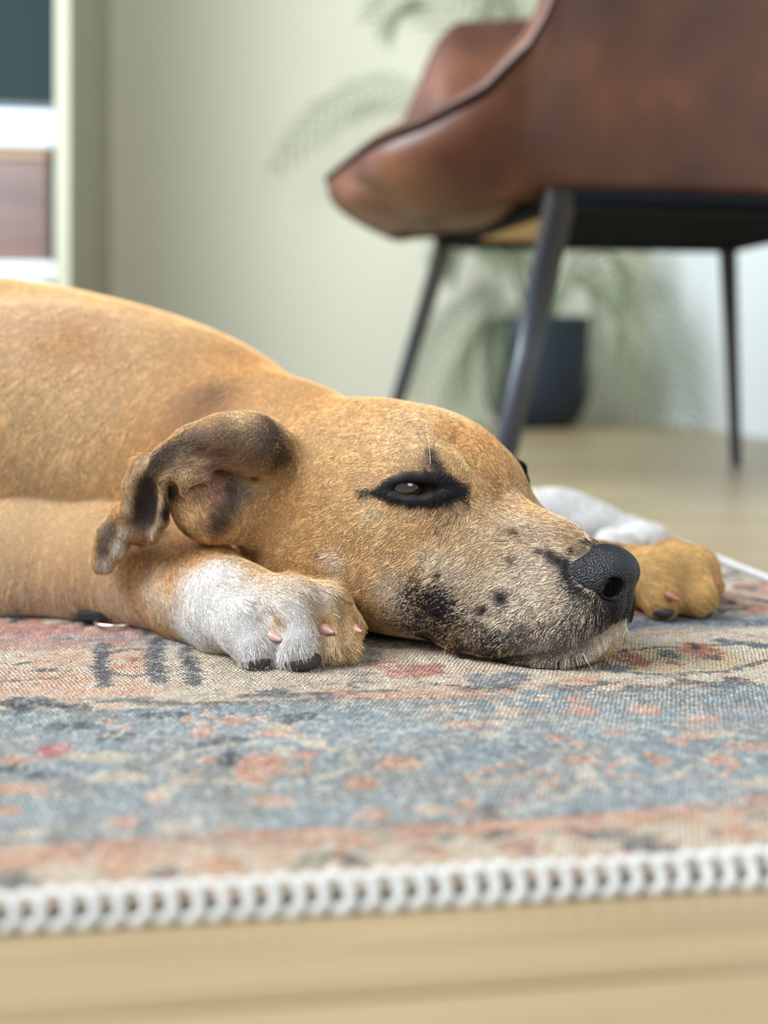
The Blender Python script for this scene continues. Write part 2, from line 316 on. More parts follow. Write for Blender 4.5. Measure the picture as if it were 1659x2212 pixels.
def build_rug():
    us = np.concatenate([np.arange(RU0, -.34, .02), np.arange(-.34, RU1, .00115), [RU1]])
    vs = [RV0]
    while vs[-1] < RV1: vs.append(vs[-1]+(.0009 if vs[-1] < .75 else .002 if vs[-1] < 1.0 else .006))
    vs = np.array(vs); nu, nv = len(us), len(vs)
    Ug, Vg = np.meshgrid(us, vs, indexing='ij'); u = Ug.ravel(); v = Vg.ravel()
    print('rug verts', len(u))
    pu, pv = .0026, .0030
    jj = v/pv; row = np.abs(np.sin(math.pi*jj)); st = np.abs(np.sin(math.pi*(u/pu+.5*(np.floor(jj) % 2))))
    hgt = .0006*row**.7+.0006*st**.8*row+.0007*(vnoise2(u, v, 700, 31)-.5)+.0008*(vnoise2(u, v, 90, 33)-.5)
    fade = np.where(v > .9, .4, 1)
    z = RUGZ-.0009+hgt*fade
    edge = np.minimum(np.minimum(v-RV0, RV1-v), RU1-u); z -= .003*np.clip(1-edge/.006, 0, 1)**2
    P = u[:, None]*E1+v[:, None]*E2; P[:, 2] = z
    idx = np.arange(nu*nv).reshape(nu, nv)
    Q = np.stack([idx[:-1, :-1], idx[1:, :-1], idx[1:, 1:], idx[:-1, 1:]], -1).reshape(-1, 4)
    m = Mat('rug_weave', .95); a = m.n('ShaderNodeAttribute'); a.attribute_name = 'weave'
    def mth(op, x, y=None):
        n = m.n('ShaderNodeMath', operation=op)
        for i_, v_ in enumerate((x, y)):
            if v_ is None: continue
            if isinstance(v_, (int, float)): n.inputs[i_].default_value = v_
            else: m.l(v_, n.inputs[i_])
        return n.outputs[0]
    sp = m.n('ShaderNodeSeparateXYZ'); rc = m.coords((1, 1, 1), 'Object', (0, 0, -TH))
    wb = m.n('ShaderNodeTexNoise'); wb.inputs['Scale'].default_value = 90; m.l(rc, wb.inputs['Vector'])
    vm = m.n('ShaderNodeVectorMath', operation='MULTIPLY_ADD'); m.l(wb.outputs['Color'], vm.inputs[0]); vm.inputs[1].default_value = (.0022, .0022, 0); m.l(rc, vm.inputs[2]); m.l(vm.outputs[0], sp.inputs[0])
    jv = mth('DIVIDE', sp.outputs[1], .0031); fj = mth('FLOOR', jv); par = mth('MULTIPLY', mth('FLOORED_MODULO', fj, 2.0), .5)
    iu = mth('ADD', mth('DIVIDE', sp.outputs[0], .0024), par)
    hs = mth('MULTIPLY', mth('POWER', mth('ABSOLUTE', mth('SINE', mth('MULTIPLY', iu, math.pi))), .6), mth('POWER', mth('ABSOLUTE', mth('SINE', mth('MULTIPLY', jv, math.pi))), .6))
    fn_ = m.n('ShaderNodeTexNoise'); fn_.inputs['Scale'].default_value = 620; fn_.inputs['Detail'].default_value = 4; fn_.inputs['Roughness'].default_value = .7; m.l(m.coords((1, 1.6, 1), 'Object', (0, 0, -TH)), fn_.inputs['Vector'])
    tone = m.ramp(fn_.outputs[0], [(.34, (.62, .63, .66)), (.5, (.98, .98, .98)), (.66, (1.36, 1.34, 1.30))])
    mx = m.n('ShaderNodeMix'); mx.data_type = 'RGBA'; mx.blend_type = 'MULTIPLY'; mx.inputs[0].default_value = .85; m.l(a.outputs['Color'], mx.inputs[6]); m.l(tone, mx.inputs[7])
    m.l(mx.outputs[2], m.b.inputs['Base Color']); m.b.inputs['Specular IOR Level'].default_value = .1
    m.b.inputs['Sheen Weight'].default_value = .25
    nz = m.n('ShaderNodeTexNoise'); nz.inputs['Scale'].default_value = 1400; nz.inputs['Detail'].default_value = 3; m.l(m.coords((1, 2, 1)), nz.inputs['Vector']); m.bump(mth('ADD', mth('MULTIPLY', hs, .8), mth('MULTIPLY', nz.outputs[0], .5)), 1.0, .0019)
    # backing; its dark front lip stands in for contact shade under the loops
    root = fast_mesh('rug', P, Q, m.m)
    ca = root.data.color_attributes.new('weave', 'FLOAT_COLOR', 'POINT'); c4 = np.ones((len(u), 4), np.float32); c4[:, :3] = rug_color(u, v)
    ca.data.foreach_set('color', c4.ravel())
    tag(root, 'faded blue, cream and salmon patterned rug with a white crocheted edge under the dog', 'rug')
    bk = Mat('rug_backing_shade', .9, lin(36, 34, 38)).m
    d = .0005
    c = [XY(RU0, RV0-.0030, .0005), XY(RU1-d, RV0-.0030, .0005), XY(RU1-d, RV1-d, .0005), XY(RU0, RV1-d, .0005)]
    t = [p+np.array([0, 0, .0028]) for p in c]
    mesh_obj('shade_backing', [tuple(p) for p in c+t], [(3, 2, 1, 0), (4, 5, 6, 7), (0, 1, 5, 4), (1, 2, 6, 5), (2, 3, 7, 6), (3, 0, 4, 7)], bk, root, smooth=False)
    # crocheted edge: one row of slanting loops, each a ring of thick yarn gripping the edge
    ym = Mat('white_yarn', .85, lin(206, 207, 205)); nz = ym.n('ShaderNodeTexNoise'); nz.inputs['Scale'].default_value = 500; nz.inputs['Detail'].default_value = 3
    ym.l(ym.coords(), nz.inputs['Vector']); ym.bump(nz.outputs[0], .8, .001); ym.b.inputs['Sheen Weight'].default_value = .3
    rng = random.Random(4)
    VS = []; FS = []
    def ring(u0, v0, du, dv, nseg=18, ns=7, big=1.0, lean=0.0):
        # du, dv: unit vectors along / outward from the edge in plan
        base = len(VS); A1 = .0042*big*(.95+.1*rng.random()); B1 = .0064*big; tr = .0018*big*(.93+.14*rng.random())
        ce = XY(u0, v0)+dv*.0016+np.array([0, 0, .0056])
        up = -dv*.50+np.array([0, 0, .80]); up = up/np.linalg.norm(up); up = up+du*lean; up /= np.linalg.norm(up)
        nrm = np.cross(du, up); nrm /= np.linalg.norm(nrm)
        for i in range(nseg):
            th = 2*math.pi*i/nseg; c = ce+du*A1*math.cos(th)+up*B1*math.sin(th)*(.8)+nrm*.0012*math.cos(th)
            rad = du*math.cos(th)+up*math.sin(th); 
            for k in range(ns):
                ph = 2*math.pi*k/ns; VS.append(tuple(c+tr*(math.cos(ph)*rad+math.sin(ph)*nrm)))
        for i in range(nseg):
            for k in range(ns): FS.append((base+i*ns+k, base+i*ns+(k+1) % ns, base+((i+1) % nseg)*ns+(k+1) % ns, base+((i+1) % nseg)*ns+k))
    u = -.42
    while u < RU1: ring(u, RV0, E1, -E2, lean=-.25+.1*rng.random(), big=.95+.12*rng.random()); u += .0080
    v = RV0+.006
    while v < RV1: ring(RU1, v, E2, E1, nseg=12, ns=5, lean=-.2, big=1.0); v += .0088
    e = mesh_obj('crochet_edge', VS, FS, ym.m, root)
build_rug()
# ring and strap lying by the dog's arm
st = empty('collar_strap', tuple(GP(265, 1345, RUGZ)), 'black webbing strap with a small metal ring, pinched under the dog near its elbow', 'collar')
bl = Mat('black_webbing', .8, (.015, .017, .022)).m
a = GP(165, 1342, RUGZ+.002); b = GP(345, 1338, RUGZ+.002); mid = (a+b)/2+np.array([0, .004, .004]); dr = b-a
R3 = Matrix.Rotation(math.atan2(dr[1], dr[0]), 3, 'Z')
under(box_mesh('strap', tuple(mid), (float(np.linalg.norm(dr)), .022, .006), bl, None, R3=R3, bevel=.0015), st)
met = Mat('ring_metal', .25, (.75, .70, .60), Metallic=1.0).m
vs = []; fs = []; c = GP(250, 1343, RUGZ+.0035); n = 28
for i in range(n):
    th = 2*math.pi*i/n; p = c+np.array([.013*math.cos(th), .009*math.sin(th), .0008*math.sin(th)]); rd = np.array([math.cos(th), math.sin(th), 0])
    for k in range(6): vs.append(tuple(p+.0013*(math.cos(k*1.0472)*rd+math.sin(k*1.0472)*np.array([0, 0, 1]))))
for i in range(n):
    for k in range(6): fs.append((i*6+k, i*6+(k+1) % 6, ((i+1) % n)*6+(k+1) % 6, ((i+1) % n)*6+k))
under(mesh_obj('ring', vs, fs, met), st)

# ------------------------------------------------------------------ leather chair
def build_chair():
    lm = Mat('brown_leather', .42); nz = lm.n('ShaderNodeTexNoise'); nz.inputs['Scale'].default_value = 9; nz.inputs['Detail'].default_value = 5; lm.l(lm.coords(), nz.inputs['Vector'])
    col = lm.ramp(nz.outputs[0], [(.3, lin(74, 43, 31)), (.55, lin(94, 57, 40)), (.75, lin(122, 76, 50))]); lm.l(col, lm.b.inputs['Base Color'])
    n2 = lm.n('ShaderNodeTexNoise'); n2.inputs['Scale'].default_value = 60; lm.l(lm.coords(), n2.inputs['Vector']); lm.bump(n2.outputs[0], .15, .004)
    blk = Mat('black_steel', .28, (.012, .017, .026)); blk.b.inputs['Specular IOR Level'].default_value = .9; rl = Mat('black_rail_paint', .8, (.008, .011, .015), Specular_IOR_Level=.1)
    fab = Mat('black_lining', .9, (.006, .007, .009), Specular_IOR_Level=.05).m
    ply = Mat('plywood', .6, lin(200, 172, 126)).m
    foot = {'nl': np.array([.123, 1.37, 0]), 'fl': np.array([-.012, 1.94, 0]), 'fr': np.array([.588, 2.01, 0]), 'nr': np.array([.725, 1.45, 0])}
    cen = sum(foot.values())/4
    ch = empty('lounge_chair', tuple(cen), 'brown leather bucket armchair on black splayed metal legs, seen from below', 'armchair')
    # chair axes: s = from near side to far side, t = towards the back of the chair (right)
    s = (foot['fl']-foot['nl']+foot['fr']-foot['nr']); s /= np.linalg.norm(s); t = np.cross(s, [0, 0, 1]); t /= np.linalg.norm(t)
    def C3(a, b, z): return cen*[1, 1, 0]+t*a+s*b+np.array([0, 0, z])       # a: front(-) back(+), b: near(-) far(+)
    def leg(f, top, r0, r1):
        vs = []; fs = []; n = 20; a = np.array(f)+np.array([0, 0, .0]); b = np.array(top); ax = b-a; ax /= np.linalg.norm(ax)
        e1 = np.cross(ax, [0, 1, 0]); e1 /= np.linalg.norm(e1); e2 = np.cross(ax, e1)
        for i, (tt, r) in enumerate(((0, r0*.9), (.012, r0), (.5, (r0+r1)/2), (1, r1))):
            for k in range(n): vs.append(tuple(a+(b-a)*tt+r*(math.cos(2*math.pi*k/n)*e1+math.sin(2*math.pi*k/n)*e2)))
        for i in range(3):
            for k in range(n): fs.append((i*n+k, i*n+(k+1) % n, (i+1)*n+(k+1) % n, (i+1)*n+k))
        fs.append(tuple(range(n))); fs.append(tuple(range(4*n-1, 3*n-1, -1)))
        under(mesh_obj('leg', vs, fs, blk.m), ch)
    ztop = .367
    tops = {'nl': BP(1213, 405, 1.40), 'fl': BP(962, 500, 1.90), 'fr': BP(1572, 515, 1.97), 'nr': C3(.21, -.23, ztop)}
    for k in foot:
        tp = tops[k].copy(); tp[2] = ztop if k != 'nl' else .371
        leg(foot[k]+np.array([0, 0, .001]), tp, .0095 if k[0] == 'f' else .0125, .0145 if k[0] == 'f' else .0185)
    def bar(name, a, b, w, h, mat):
        a = np.array(a); b = np.array(b); d = b-a; L = np.linalg.norm(d)
        return under(box_mesh(name, tuple((a+b)/2), (L+w, w, h), mat, None, R3=Matrix.Rotation(math.atan2(d[1], d[0]), 3, 'Z'), bevel=.003), ch)
    zf = .366
    T = {k: np.array([tops[k][0], tops[k][1], zf]) for k in tops}
    bar('frame_rail', T['nl'], T['fl'], .03, .022, rl.m); bar('frame_rail', T['fl'], T['fr'], .03, .022, rl.m); bar('frame_rail', T['fr'], T['nr'], .03, .022, rl.m); bar('frame_rail', T['nr'], T['nl'], .03, .022, rl.m)
    # seat board (bare plywood) with the black lining under its back part
    def quad(name, pts, z0, z1, mat):
        vs = [tuple(np.array([p[0], p[1], z])) for z in (z0, z1) for p in pts]
        n_ = len(pts); fs_ = [tuple(range(n_-1, -1, -1)), tuple(range(n_, 2*n_))]+[(k, (k+1) % n_, n_+(k+1) % n_, n_+k) for k in range(n_)]
        return under(mesh_obj(name, vs, fs_, mat, smooth=False), ch)
    m0 = lambda p, q, f: p+(q-p)*f
    quad('seat_board', [C3(-.20, -.21, 0), C3(.22, -.21, 0), C3(.22, .21, 0), C3(-.20, .21, 0)], .3635, .384, ply)
    quad('lining', [m0(T['nl'], T['nr'], .0)-s*.015, T['nr']-s*.05, T['fr']+s*.02, m0(T['fl'], T['fr'], .40)+s*.01], .360, .363, fab)
    # bucket shell: closed profile swept round the seat, front-near corner -> back -> front-far corner
    def plan(w, grow):
        # closed outline in plan, from the middle of the front round the near side, back and far side
        hw, la, lb, rf, rb = .265, -.418, .29, .16, .15
        if w > .5:
            a, b, na, nb_ = plan(1-w, 0); return a, -b, na, -nb_
        L0 = hw-rf; A0 = math.pi*rf/2; L1 = (lb-rb)-(la+rf); A1 = math.pi*rb/2; L2 = hw-rb; d = 2*w*(L0+A0+L1+A1+L2)
        if d < L0: return la, -d, -1, 0
        d -= L0
        if d < A0: th = d/rf; return la+rf-rf*math.cos(th), -(hw-rf)-rf*math.sin(th), -math.cos(th), -math.sin(th)
        d -= A0
        if d < L1: return la+rf+d, -hw, 0, -1
        d -= L1
        if d < A1: th = d/rb; return lb-rb+rb*math.sin(th), -(hw-rb)-rb*math.cos(th), math.sin(th), -math.cos(th)
        d -= A1
        return lb, -(hw-rb)+min(d, L2), 1, 0
    RA = [-.418, -.37, -.31, -.27, -.24, -.215, -.18, -.05, .15, .30]; RZ = [.436, .450, .480, .525, .595, .66, .70, .715, .76, .82]
    def rim(w):
        a = plan(w, 0)[0]; return float(np.interp(a, RA, RZ))+.05*smoothstep(.35, .5, min(w, 1-w))
    nw, nz_ = 180, 14
    V0 = []; FQ = []; hk_ = lambda w: smoothstep(-.36, -.22, plan(w, 0)[0])
    prof = []
    for i in range(nw):
        w = i/nw; h = rim(w); ring_ = []
        th = .024
        for j in range(nz_+1):              # outside, bottom to top
            q = j/nz_; z0 = .366-.012*(1-hk_(w)); z = z0+(h-z0)*q; hk = smoothstep(.44, .56, h); g = (-.045*(1-q)**2+.05*q*q)*hk+(.012*math.sin(math.pi*q)-.085*(1-q)**1.8)*(1-hk)
            a, b, na, nb_ = plan(w, 0); ring_.append((a+na*g, b+nb_*g, z)); g1 = g
        for j in range(1, 6):               # rolled rim
            an = math.pi*j/6; a, b, na, nb_ = plan(w, 0); g = g1-th*(1-math.cos(an))/1; ring_.append((a+na*g, b+nb_*g, h+th*.9*math.sin(an)))
        for j in range(nz_+1):              # inside, top to seat
            q = 1-j/nz_; zi = min(.43, h-.012); z = zi+(h-zi)*q; g = g1*q*q-.03*(1-q)-2*th
            a, b, na, nb_ = plan(w, 0); ring_.append((a+na*g, b+nb_*g, z))
        prof.append(ring_)
    n = len(prof[0])
    for r in prof:
        for a, b, z in r: V0.append(tuple(C3(a, b, z)))
    for i in range(nw):
        for k in range(n): FQ.append((i*n+k, ((i+1) % nw)*n+k, ((i+1) % nw)*n+(k+1) % n, i*n+(k+1) % n))
    sh = under(mesh_obj('bucket_shell', V0, FQ, lm.m), ch)
    # seat cushion with a rounded, drooping front
    S = SDF(); Rc = np.stack([t, s, [0, 0, 1.0]])
    S.ell(C3(-.07, 0, .414), (345, 226, 46), Rc, k=5)
    S.ell(C3(-.29, 0, .402), (125, 195, 46), Rc, k=30)
    vv, qq = S.mesh(C3(0, 0, .3)-[.5, .5, 0], C3(0, 0, .6)+[.5, .5, 0], .006)
    o = fast_mesh('seat_cushion', vv, qq, lm.m); under(o, ch)
    # piping along the rim
    pv_, pf = [], []; sm = Mat('seam_cord', .8, lin(30, 18, 14), Specular_IOR_Level=.1).m
    for i in range(nw):
        a, b, z = prof[i][nz_+1]; a2, b2, z2 = prof[i][nz_-1]; c = C3(a, b, z); nn = C3(a2, b2, z2)
        c = C3(*prof[i][nz_]); a, b, na, nb_ = plan(i/nw, 0); out = t*na+s*nb_
        for k in range(6): pv_.append(tuple(c+out*.001+.0055*(math.cos(k*1.0472)*out+math.sin(k*1.0472)*np.array([0, 0, 1]))))
    for i in range(nw):
        for k in range(6): pf.append((i*6+k, i*6+(k+1) % 6, ((i+1) % nw)*6+(k+1) % 6, ((i+1) % nw)*6+k))
    under(mesh_obj('piping', pv_, pf, sm), ch)
    return ch
build_chair()

# ------------------------------------------------------------------ potted palm
def build_palm():
    c = BP(1160, 800, 3.20)*[1, 1, 0]
    pl = empty('potted_palm', tuple(c), 'feathery green palm in a dark blue round-bottomed pot behind the armchair', 'plant')
    pm = Mat('navy_pot_glaze', .5, lin(20, 31, 42)).m
    prof = [(0, .0), (.085, .0), (.112, .02), (.135, .07), (.148, .15), (.150, .285), (.150, .292), (.140, .292), (.138, .26), (0, .26)]
    n = 40; vs = []; fs = []
    for r, z in prof:
        for k in range(n): vs.append((c[0]+r*math.cos(2*math.pi*k/n), c[1]+r*math.sin(2*math.pi*k/n), z+.001))
    for i in range(len(prof)-1):
        for k in range(n): fs.append((i*n+k, i*n+(k+1) % n, (i+1)*n+(k+1) % n, (i+1)*n+k))
    under(mesh_obj('pot', vs, fs, pm), pl)
    gm = Mat('palm_leaf', .55, lin(128, 136, 108)); gm.b.inputs['Transmission Weight'].default_value = 0; gm.b.inputs['Subsurface Weight'].default_value = .0
    sm = Mat('palm_stem', .6, lin(96, 112, 62)).m
    rng = random.Random(8)
    base = c+np.array([0, 0, .26])
    fr = [  # (start height, tip px, tip py, depth, arch height, leaflet length)
        (-.60, 905, 890, 3.05, .42, .20), (-.2, 985, 930, 2.95, .30, .16), (.75, 1400, 900, 2.95, .62, .20), (.9, 1480, 900, 2.90, .60, .20), (-.75, 605, 350, 3.15, .98, .12),
        (-.25, 815, 35, 3.0, .62, .18), (.1, 1080, 20, 3.25, .60, .22), (.8, 1400, 640, 3.2, .60, .18), (-.3, 960, 560, 3.25, .35, .16), (0, 1060, 560, 3.0, .3, .12)]
    for fi, (sx, tx, ty, Y, arch, LL) in enumerate(fr):
        tip = BP(tx, ty, Y); b0 = base+np.array([sx*.03, rng.uniform(-.02, .02), 0])
        top = (b0+tip)/2; top[2] = max(b0[2], tip[2])+arch*.55; top[0] = b0[0]+(tip[0]-b0[0])*.38
        P = lambda u: (1-u)**2*b0+2*u*(1-u)*top+u*u*tip
        vs = []; fs = []
        for i in range(25):
            u = i/24; p = P(u); r = .006*(1-.75*u)
            for k in range(5): vs.append(tuple(p+r*np.array([math.cos(k*1.2566), math.sin(k*1.2566), 0])))
        for i in range(24):
            for k in range(5): fs.append((i*5+k, i*5+(k+1) % 5, i*5+5+(k+1) % 5, i*5+5+k))
        stem = under(mesh_obj('stem', vs, fs, sm), pl)
        vs = []; fs = []
        N = 21
        for i in range(N):
            u = .28+.72*i/(N-1); p = P(u); T = P(min(u+.01, 1.0))-P(u-.01); T /= np.linalg.norm(T)
            for sd in (-1, 1):
                side = np.cross(T, [0, 1, .25]); side /= np.linalg.norm(side)
                l = LL*.9*math.sin(math.pi*(.12+.80*(i/(N-1))))**.7*rng.uniform(.85, 1.1); w = .0040
                d = T*.75+side*sd*.66+np.array([0, rng.uniform(-.25, .25), -.05]); d /= np.linalg.norm(d)
                nrm = np.cross(d, T); nrm /= np.linalg.norm(nrm); wd = np.cross(nrm, d)
                bse = len(vs)
                for q, ww in ((0, .35), (.35, 1), (.7, .8), (1, .05)):
                    c0 = p+d*l*q+np.array([0, 0, -.22*l*q*q*1.2])
                    vs += [tuple(c0-wd*w*ww), tuple(c0+nrm*.0012), tuple(c0+wd*w*ww), tuple(c0-nrm*.0008)]
                for q in range(3):
                    o_ = bse+q*4
                    for k in range(4): fs.append((o_+k, o_+(k+1) % 4, o_+4+(k+1) % 4, o_+4+k))
        lf = mesh_obj('frond', vs, fs, gm.m); under(lf, pl)
build_palm()

# ------------------------------------------------------------------ sideboard and television
def build_sideboard():
    Y = 2.45; sc = F/Y
    x1 = (118-CX)/sc; z = lambda py: H+(YH-py)/sc
    c0 = np.array([x1, Y, 0.0])
    sb = empty('sideboard', tuple(c0), 'white media sideboard with a brown wooden front, far left behind the dog', 'sideboard')
    wm_ = Mat('white_lacquer', .35, lin(176, 184, 190)).m; wd = Mat('walnut_front', .45); nz = wd.n('ShaderNodeTexNoise'); nz.inputs['Scale'].default_value = 3
    wd.l(wd.coords((1, 1, 12)), nz.inputs['Vector']); wd.l(wd.ramp(nz.outputs[0], [(.3, lin(66, 40, 31)), (.7, lin(92, 58, 42))]), wd.b.inputs['Base Color'])
    xl = x1-1.2
    def bx(name, xa, xb, ya, yb, za, zb, m, bv=.006): return under(box_mesh(name, ((xa+xb)/2, (ya+yb)/2, (za+zb)/2), (xb-xa, yb-ya, zb-za), m, None, bevel=bv), sb)
    bx('top', xl, x1, Y, Y+.42, z(318), z(238), wm_, .008)
    f = bx('drawer_front', xl, x1-.018, Y+.03, Y+.05, z(566), z(338), wd.m, .003)
    bx('rail', xl, x1-.018, Y+.02, Y+.06, z(338), z(318), Mat('oak_rail', .5, lin(140, 108, 78)).m, .001)
    bx('carcass', xl+.01, x1-.03, Y+.06, Y+.40, z(566), z(318), wm_, .002)
    bx('base', xl, x1, Y, Y+.42, z(606), z(566), wm_, .004)
    bx('side_panel', x1-.03, x1-.016, Y+.06, Y+.42, z(566), z(318), wm_, .002)
    # plinth to the floor
    bx('plinth', xl+.05, x1-.06, Y+.06, Y+.38, .001, z(606), wm_, .002)
    zt = z(238)
    tv = empty('television', (x1, Y, zt), 'black flat television standing on the white sideboard', 'television')
    bk = Mat('tv_plastic', .35, (.01, .014, .018)).m; scn = Mat('tv_screen', .6, (.016, .024, .024), Specular_IOR_Level=.05).m
    def tx(name, xa, xb, ya, yb, za, zb, m, bv=.004): return under(box_mesh(name, ((xa+xb)/2, (ya+yb)/2, (za+zb)/2), (xb-xa, yb-ya, zb-za), m, None, bevel=bv), tv)
    xr = (112-CX)/sc
    tx('bezel', xr-1.1, xr, Y+.16, Y+.20, z(212), z(212)+.64, bk); tx('screen', xr-1.09, xr-.008, Y+.1575, Y+.161, z(190), z(212)+.63, scn, .0005)
    tx('foot', xr-.14, xr-.085, Y+.08, Y+.28, zt, zt+.012, bk); tx('foot', xr-1.01, xr-.955, Y+.08, Y+.28, zt, zt+.012, bk)
    tx('foot_stem', xr-.125, xr-.10, Y+.165, Y+.195, zt+.012, z(208), bk); tx('foot_stem', xr-.995, xr-.97, Y+.165, Y+.195, zt+.012, z(208), bk)
    sb.rotation_euler = ROT; tv.rotation_euler = ROT
build_sideboard()
# ------------------------------------------------------------------ the dog
YAW = math.radians(35)
hA = np.array([math.cos(YAW), -math.sin(YAW), 0.0])        # towards the nose
hL = np.array([-math.sin(YAW), -math.cos(YAW), 0.0])       # towards the near side of the face
hZ = np.array([0.0, 0.0, 1.0])
hO = np.array([0.0166, 0.751, 0.0])
HR = np.stack([hA, hL, hZ])
def HQ(a, l, z): return hO + (a*hA + l*hL + z*hZ)*MM
def HP(px, py, l):
    d = ray(px, py); t = (l*MM-(CAM-hO)@hL)/(d@hL); return CAM+d*t
def tilt(R, pitch=0, yaw=0, roll=0):
    """pitch lowers the front, yaw turns the front to the near side"""
    p, y, r = map(math.radians, (pitch, yaw, roll))
    a, l, z = R
    a, z = a*math.cos(p)-z*math.sin(p), z*math.cos(p)+a*math.sin(p)
    a, l = a*math.cos(y)+l*math.sin(y), l*math.cos(y)-a*math.sin(y)
    l, z = l*math.cos(r)+z*math.sin(r), z*math.cos(r)-l*math.sin(r)
    return np.stack([a, l, z])

def mirror(p):
    p = np.asarray(p, float); return p-2*((p-hO)@hL)*hL
def march(D, px, py, t0=0.5, t1=1.4):
    """first point of the shape met by the sight line through (px, py)"""
    d = ray(px, py); n = np.linalg.norm(d); t = t0
    for _ in range(200):
        e = D.ev((CAM+d*t)[None])[0]
        if e < 0.0002: break
        t += max(e*0.7, 0.0002)/n
        if t > t1: break
    return CAM+d*t
def build_dog_sdf():
    D = SDF()
    # torso, shoulder, neck
    D.ell([-.36, 1.00, .112], (250, 165, 136), k=10)
    D.ell([-.19, .93, .100], (150, 110, 104), k=60)
    D.ell([-.27, .885, .130], (125, 78, 84), k=30)                     # shoulder blade bulge
    D.chain([([-.16, .89, .102], 79), ([-.075, .84, .093], 63), (HQ(-50, -2, 88), 57)], k=40)
    D.ell(HQ(-52, 34, 56), (50, 34, 34), HR, k=20)                     # throat
    D.ell(HQ(-52, 34, 84), (50, 34, 42), HR, k=20)                     # nape beside the ear
    D.chain([([-.55, 1.05, .10], 95), ([-.34, 1.14, .10], 80), ([-.14, 1.17, .06], 50)], k=50)
    D.chain([([-.14, 1.17, .06], 45), ([0.02, 1.14, .035], 22), ([.11, 1.11, .032], 22)], k=20)
    # white hind paw
    D.ell(BP(1190, 1116, 1.10), (46, 30, 26), k=14)
    D.ell(BP(1275, 1134, 1.09), (32, 26, 20), k=10)
    for x, y, Y, r in ((1345, 1152, 1.08, 17), (1392, 1164, 1.055, 15), (1335, 1172, 1.04, 13)):
        D.ell(BP(x, y, Y), (r*1.6, r, r*0.95), k=5)
    # near upper arm and forearm with paw
    B = D; D = SDF()
    D.chain([([-.36, .855, .052], 44), (BP(60, 1205, .835), 44), (BP(250, 1222, .815), 41), (BP(345, 1235, .785), 35),
             (BP(430, 1275, .750), 29)], k=6, kin=14)
    D.chain([(BP(430, 1280, .748), 29), (BP(500, 1315, .715), 25), (BP(580, 1325, .702), 21)], k=18)
    # toes of the near paw
    for pts, k in (([(490, 1325, .704, 17), (532, 1350, .684, 16.5), (552, 1398, .672, 13)], 7),
                   ([(560, 1295, .704, 16), (628, 1318, .682, 17.5), (645, 1390, .668, 14)], 3),
                   ([(620, 1288, .712, 14), (700, 1312, .690, 13), (728, 1388, .677, 12)], 2.5),
                   ([(650, 1285, .722, 12), (715, 1298, .702, 10), (755, 1350, .691, 8.5)], 2.5)):
        D.chain([(BP(a, b, c), r) for a, b, c, r in pts], k=k, kin=6)
    for pl in (((548, 1300), (575, 1328), (600, 1362), (585, 1402)), ((660, 1285), (682, 1315), (700, 1356), (690, 1405)), ((722, 1290), (745, 1330), (752, 1372))):
        pts = [march(D, x, y) for x, y in pl]
        D.chain([(p, r) for p, r in zip(pts, (1.4, 3.0, 3.8, 3.0))], k=5, op='s')
    arm = D; D = SDF()
    # far foreleg with the tan paw
    D.chain([([-.02, .93, .05], 34), ([.08, .865, .035], 26), (BP(1400, 1255, .835), 22)], k=10)
    for pts, k in (([(1390, 1245, .83, 20), (1425, 1255, .81, 20), (1428, 1295, .795, 13)], 8),
                   ([(1440, 1230, .84, 19), (1482, 1240, .82, 17), (1505, 1290, .80, 13.5)], 3),
                   ([(1450, 1218, .86, 18), (1505, 1230, .845, 14), (1528, 1265, .83, 11)], 2.5)):
        D.chain([(BP(a, b, c), r) for a, b, c, r in pts], k=k, kin=8)
    far = D; D = B
    # head: cranium, cheeks, jaw
    D.ell(HQ(-16, 0, 98), (80, 54, 53), HR, k=25)
    D.ell(HQ(26, 0, 100), (43, 42, 34), tilt(HR, 24), k=20)
    for sd in (1, -1):
        D.ell(HQ(0, 36*sd, 72), (62, 27, 48), tilt(HR, 6), k=24)       # masseter
        D.ell(HQ(38, 27*sd, 101), (25, 18, 19), tilt(HR, 20), k=12)    # brow
        D.ell(HQ(62, 30*sd, 66), (44, 16, 24), tilt(HR, 14, -14*sd), k=16)     # cheekbone under the eye
    D.ell(HQ(14, 0, 44), (86, 50, 38), HR, k=22)
    # muzzle
    D.ell(HQ(82, 0, 65), (46, 23, 23), tilt(HR, 20), k=16)
    D.ell(HQ(102, 0, 52), (40, 26, 24), tilt(HR, 14), k=14)
    D.chain([(HQ(72, 0, 83), 10), (HQ(100, 0, 72), 9), (HQ(127, 0, 60), 8)], k=12)
    for sd in (1, -1):
        D.ell(HQ(84, 23*sd, 30), (56, 19.5, 30), tilt(HR, 2, -8*sd), k=12)
        D.ell(HQ(121, 10*sd, 38), (20, 14, 20), HR, k=10)
    D.ell(HQ(76, 0, 21), (60, 30, 16), HR, k=8)
    D.ell(HQ(115, 0, 19), (21, 19, 14), HR, k=8)
    # mouth line
    pts = [march(D, x, y) for x, y in ((868, 1398), (930, 1416), (1020, 1428), (1120, 1428), (1220, 1412), (1290, 1386), (1330, 1352))]
    for sd in (0, 1):
        D.chain([(mirror(p) if sd else p, 2.6) for p in pts], k=5, op='s')
    # furrow above the eyes
    pts = [march(D, x, y) for x, y in ((985, 950), (1030, 1000), (1075, 1065))]
    D.chain([(p, 1.6) for p in pts], k=9, op='s')
    # eye sockets and lids
    E = {}
    for px, py in ((893, 1053),): E['c'] = march(D, px, py)
    up = [march(D, x, y) for x, y in ((818, 1062), (842, 1044), (878, 1031), (920, 1029), (960, 1038), (992, 1062))]
    dn = [march(D, x, y) for x, y in ((818, 1064), (848, 1075), (890, 1081), (935, 1078), (975, 1066))]
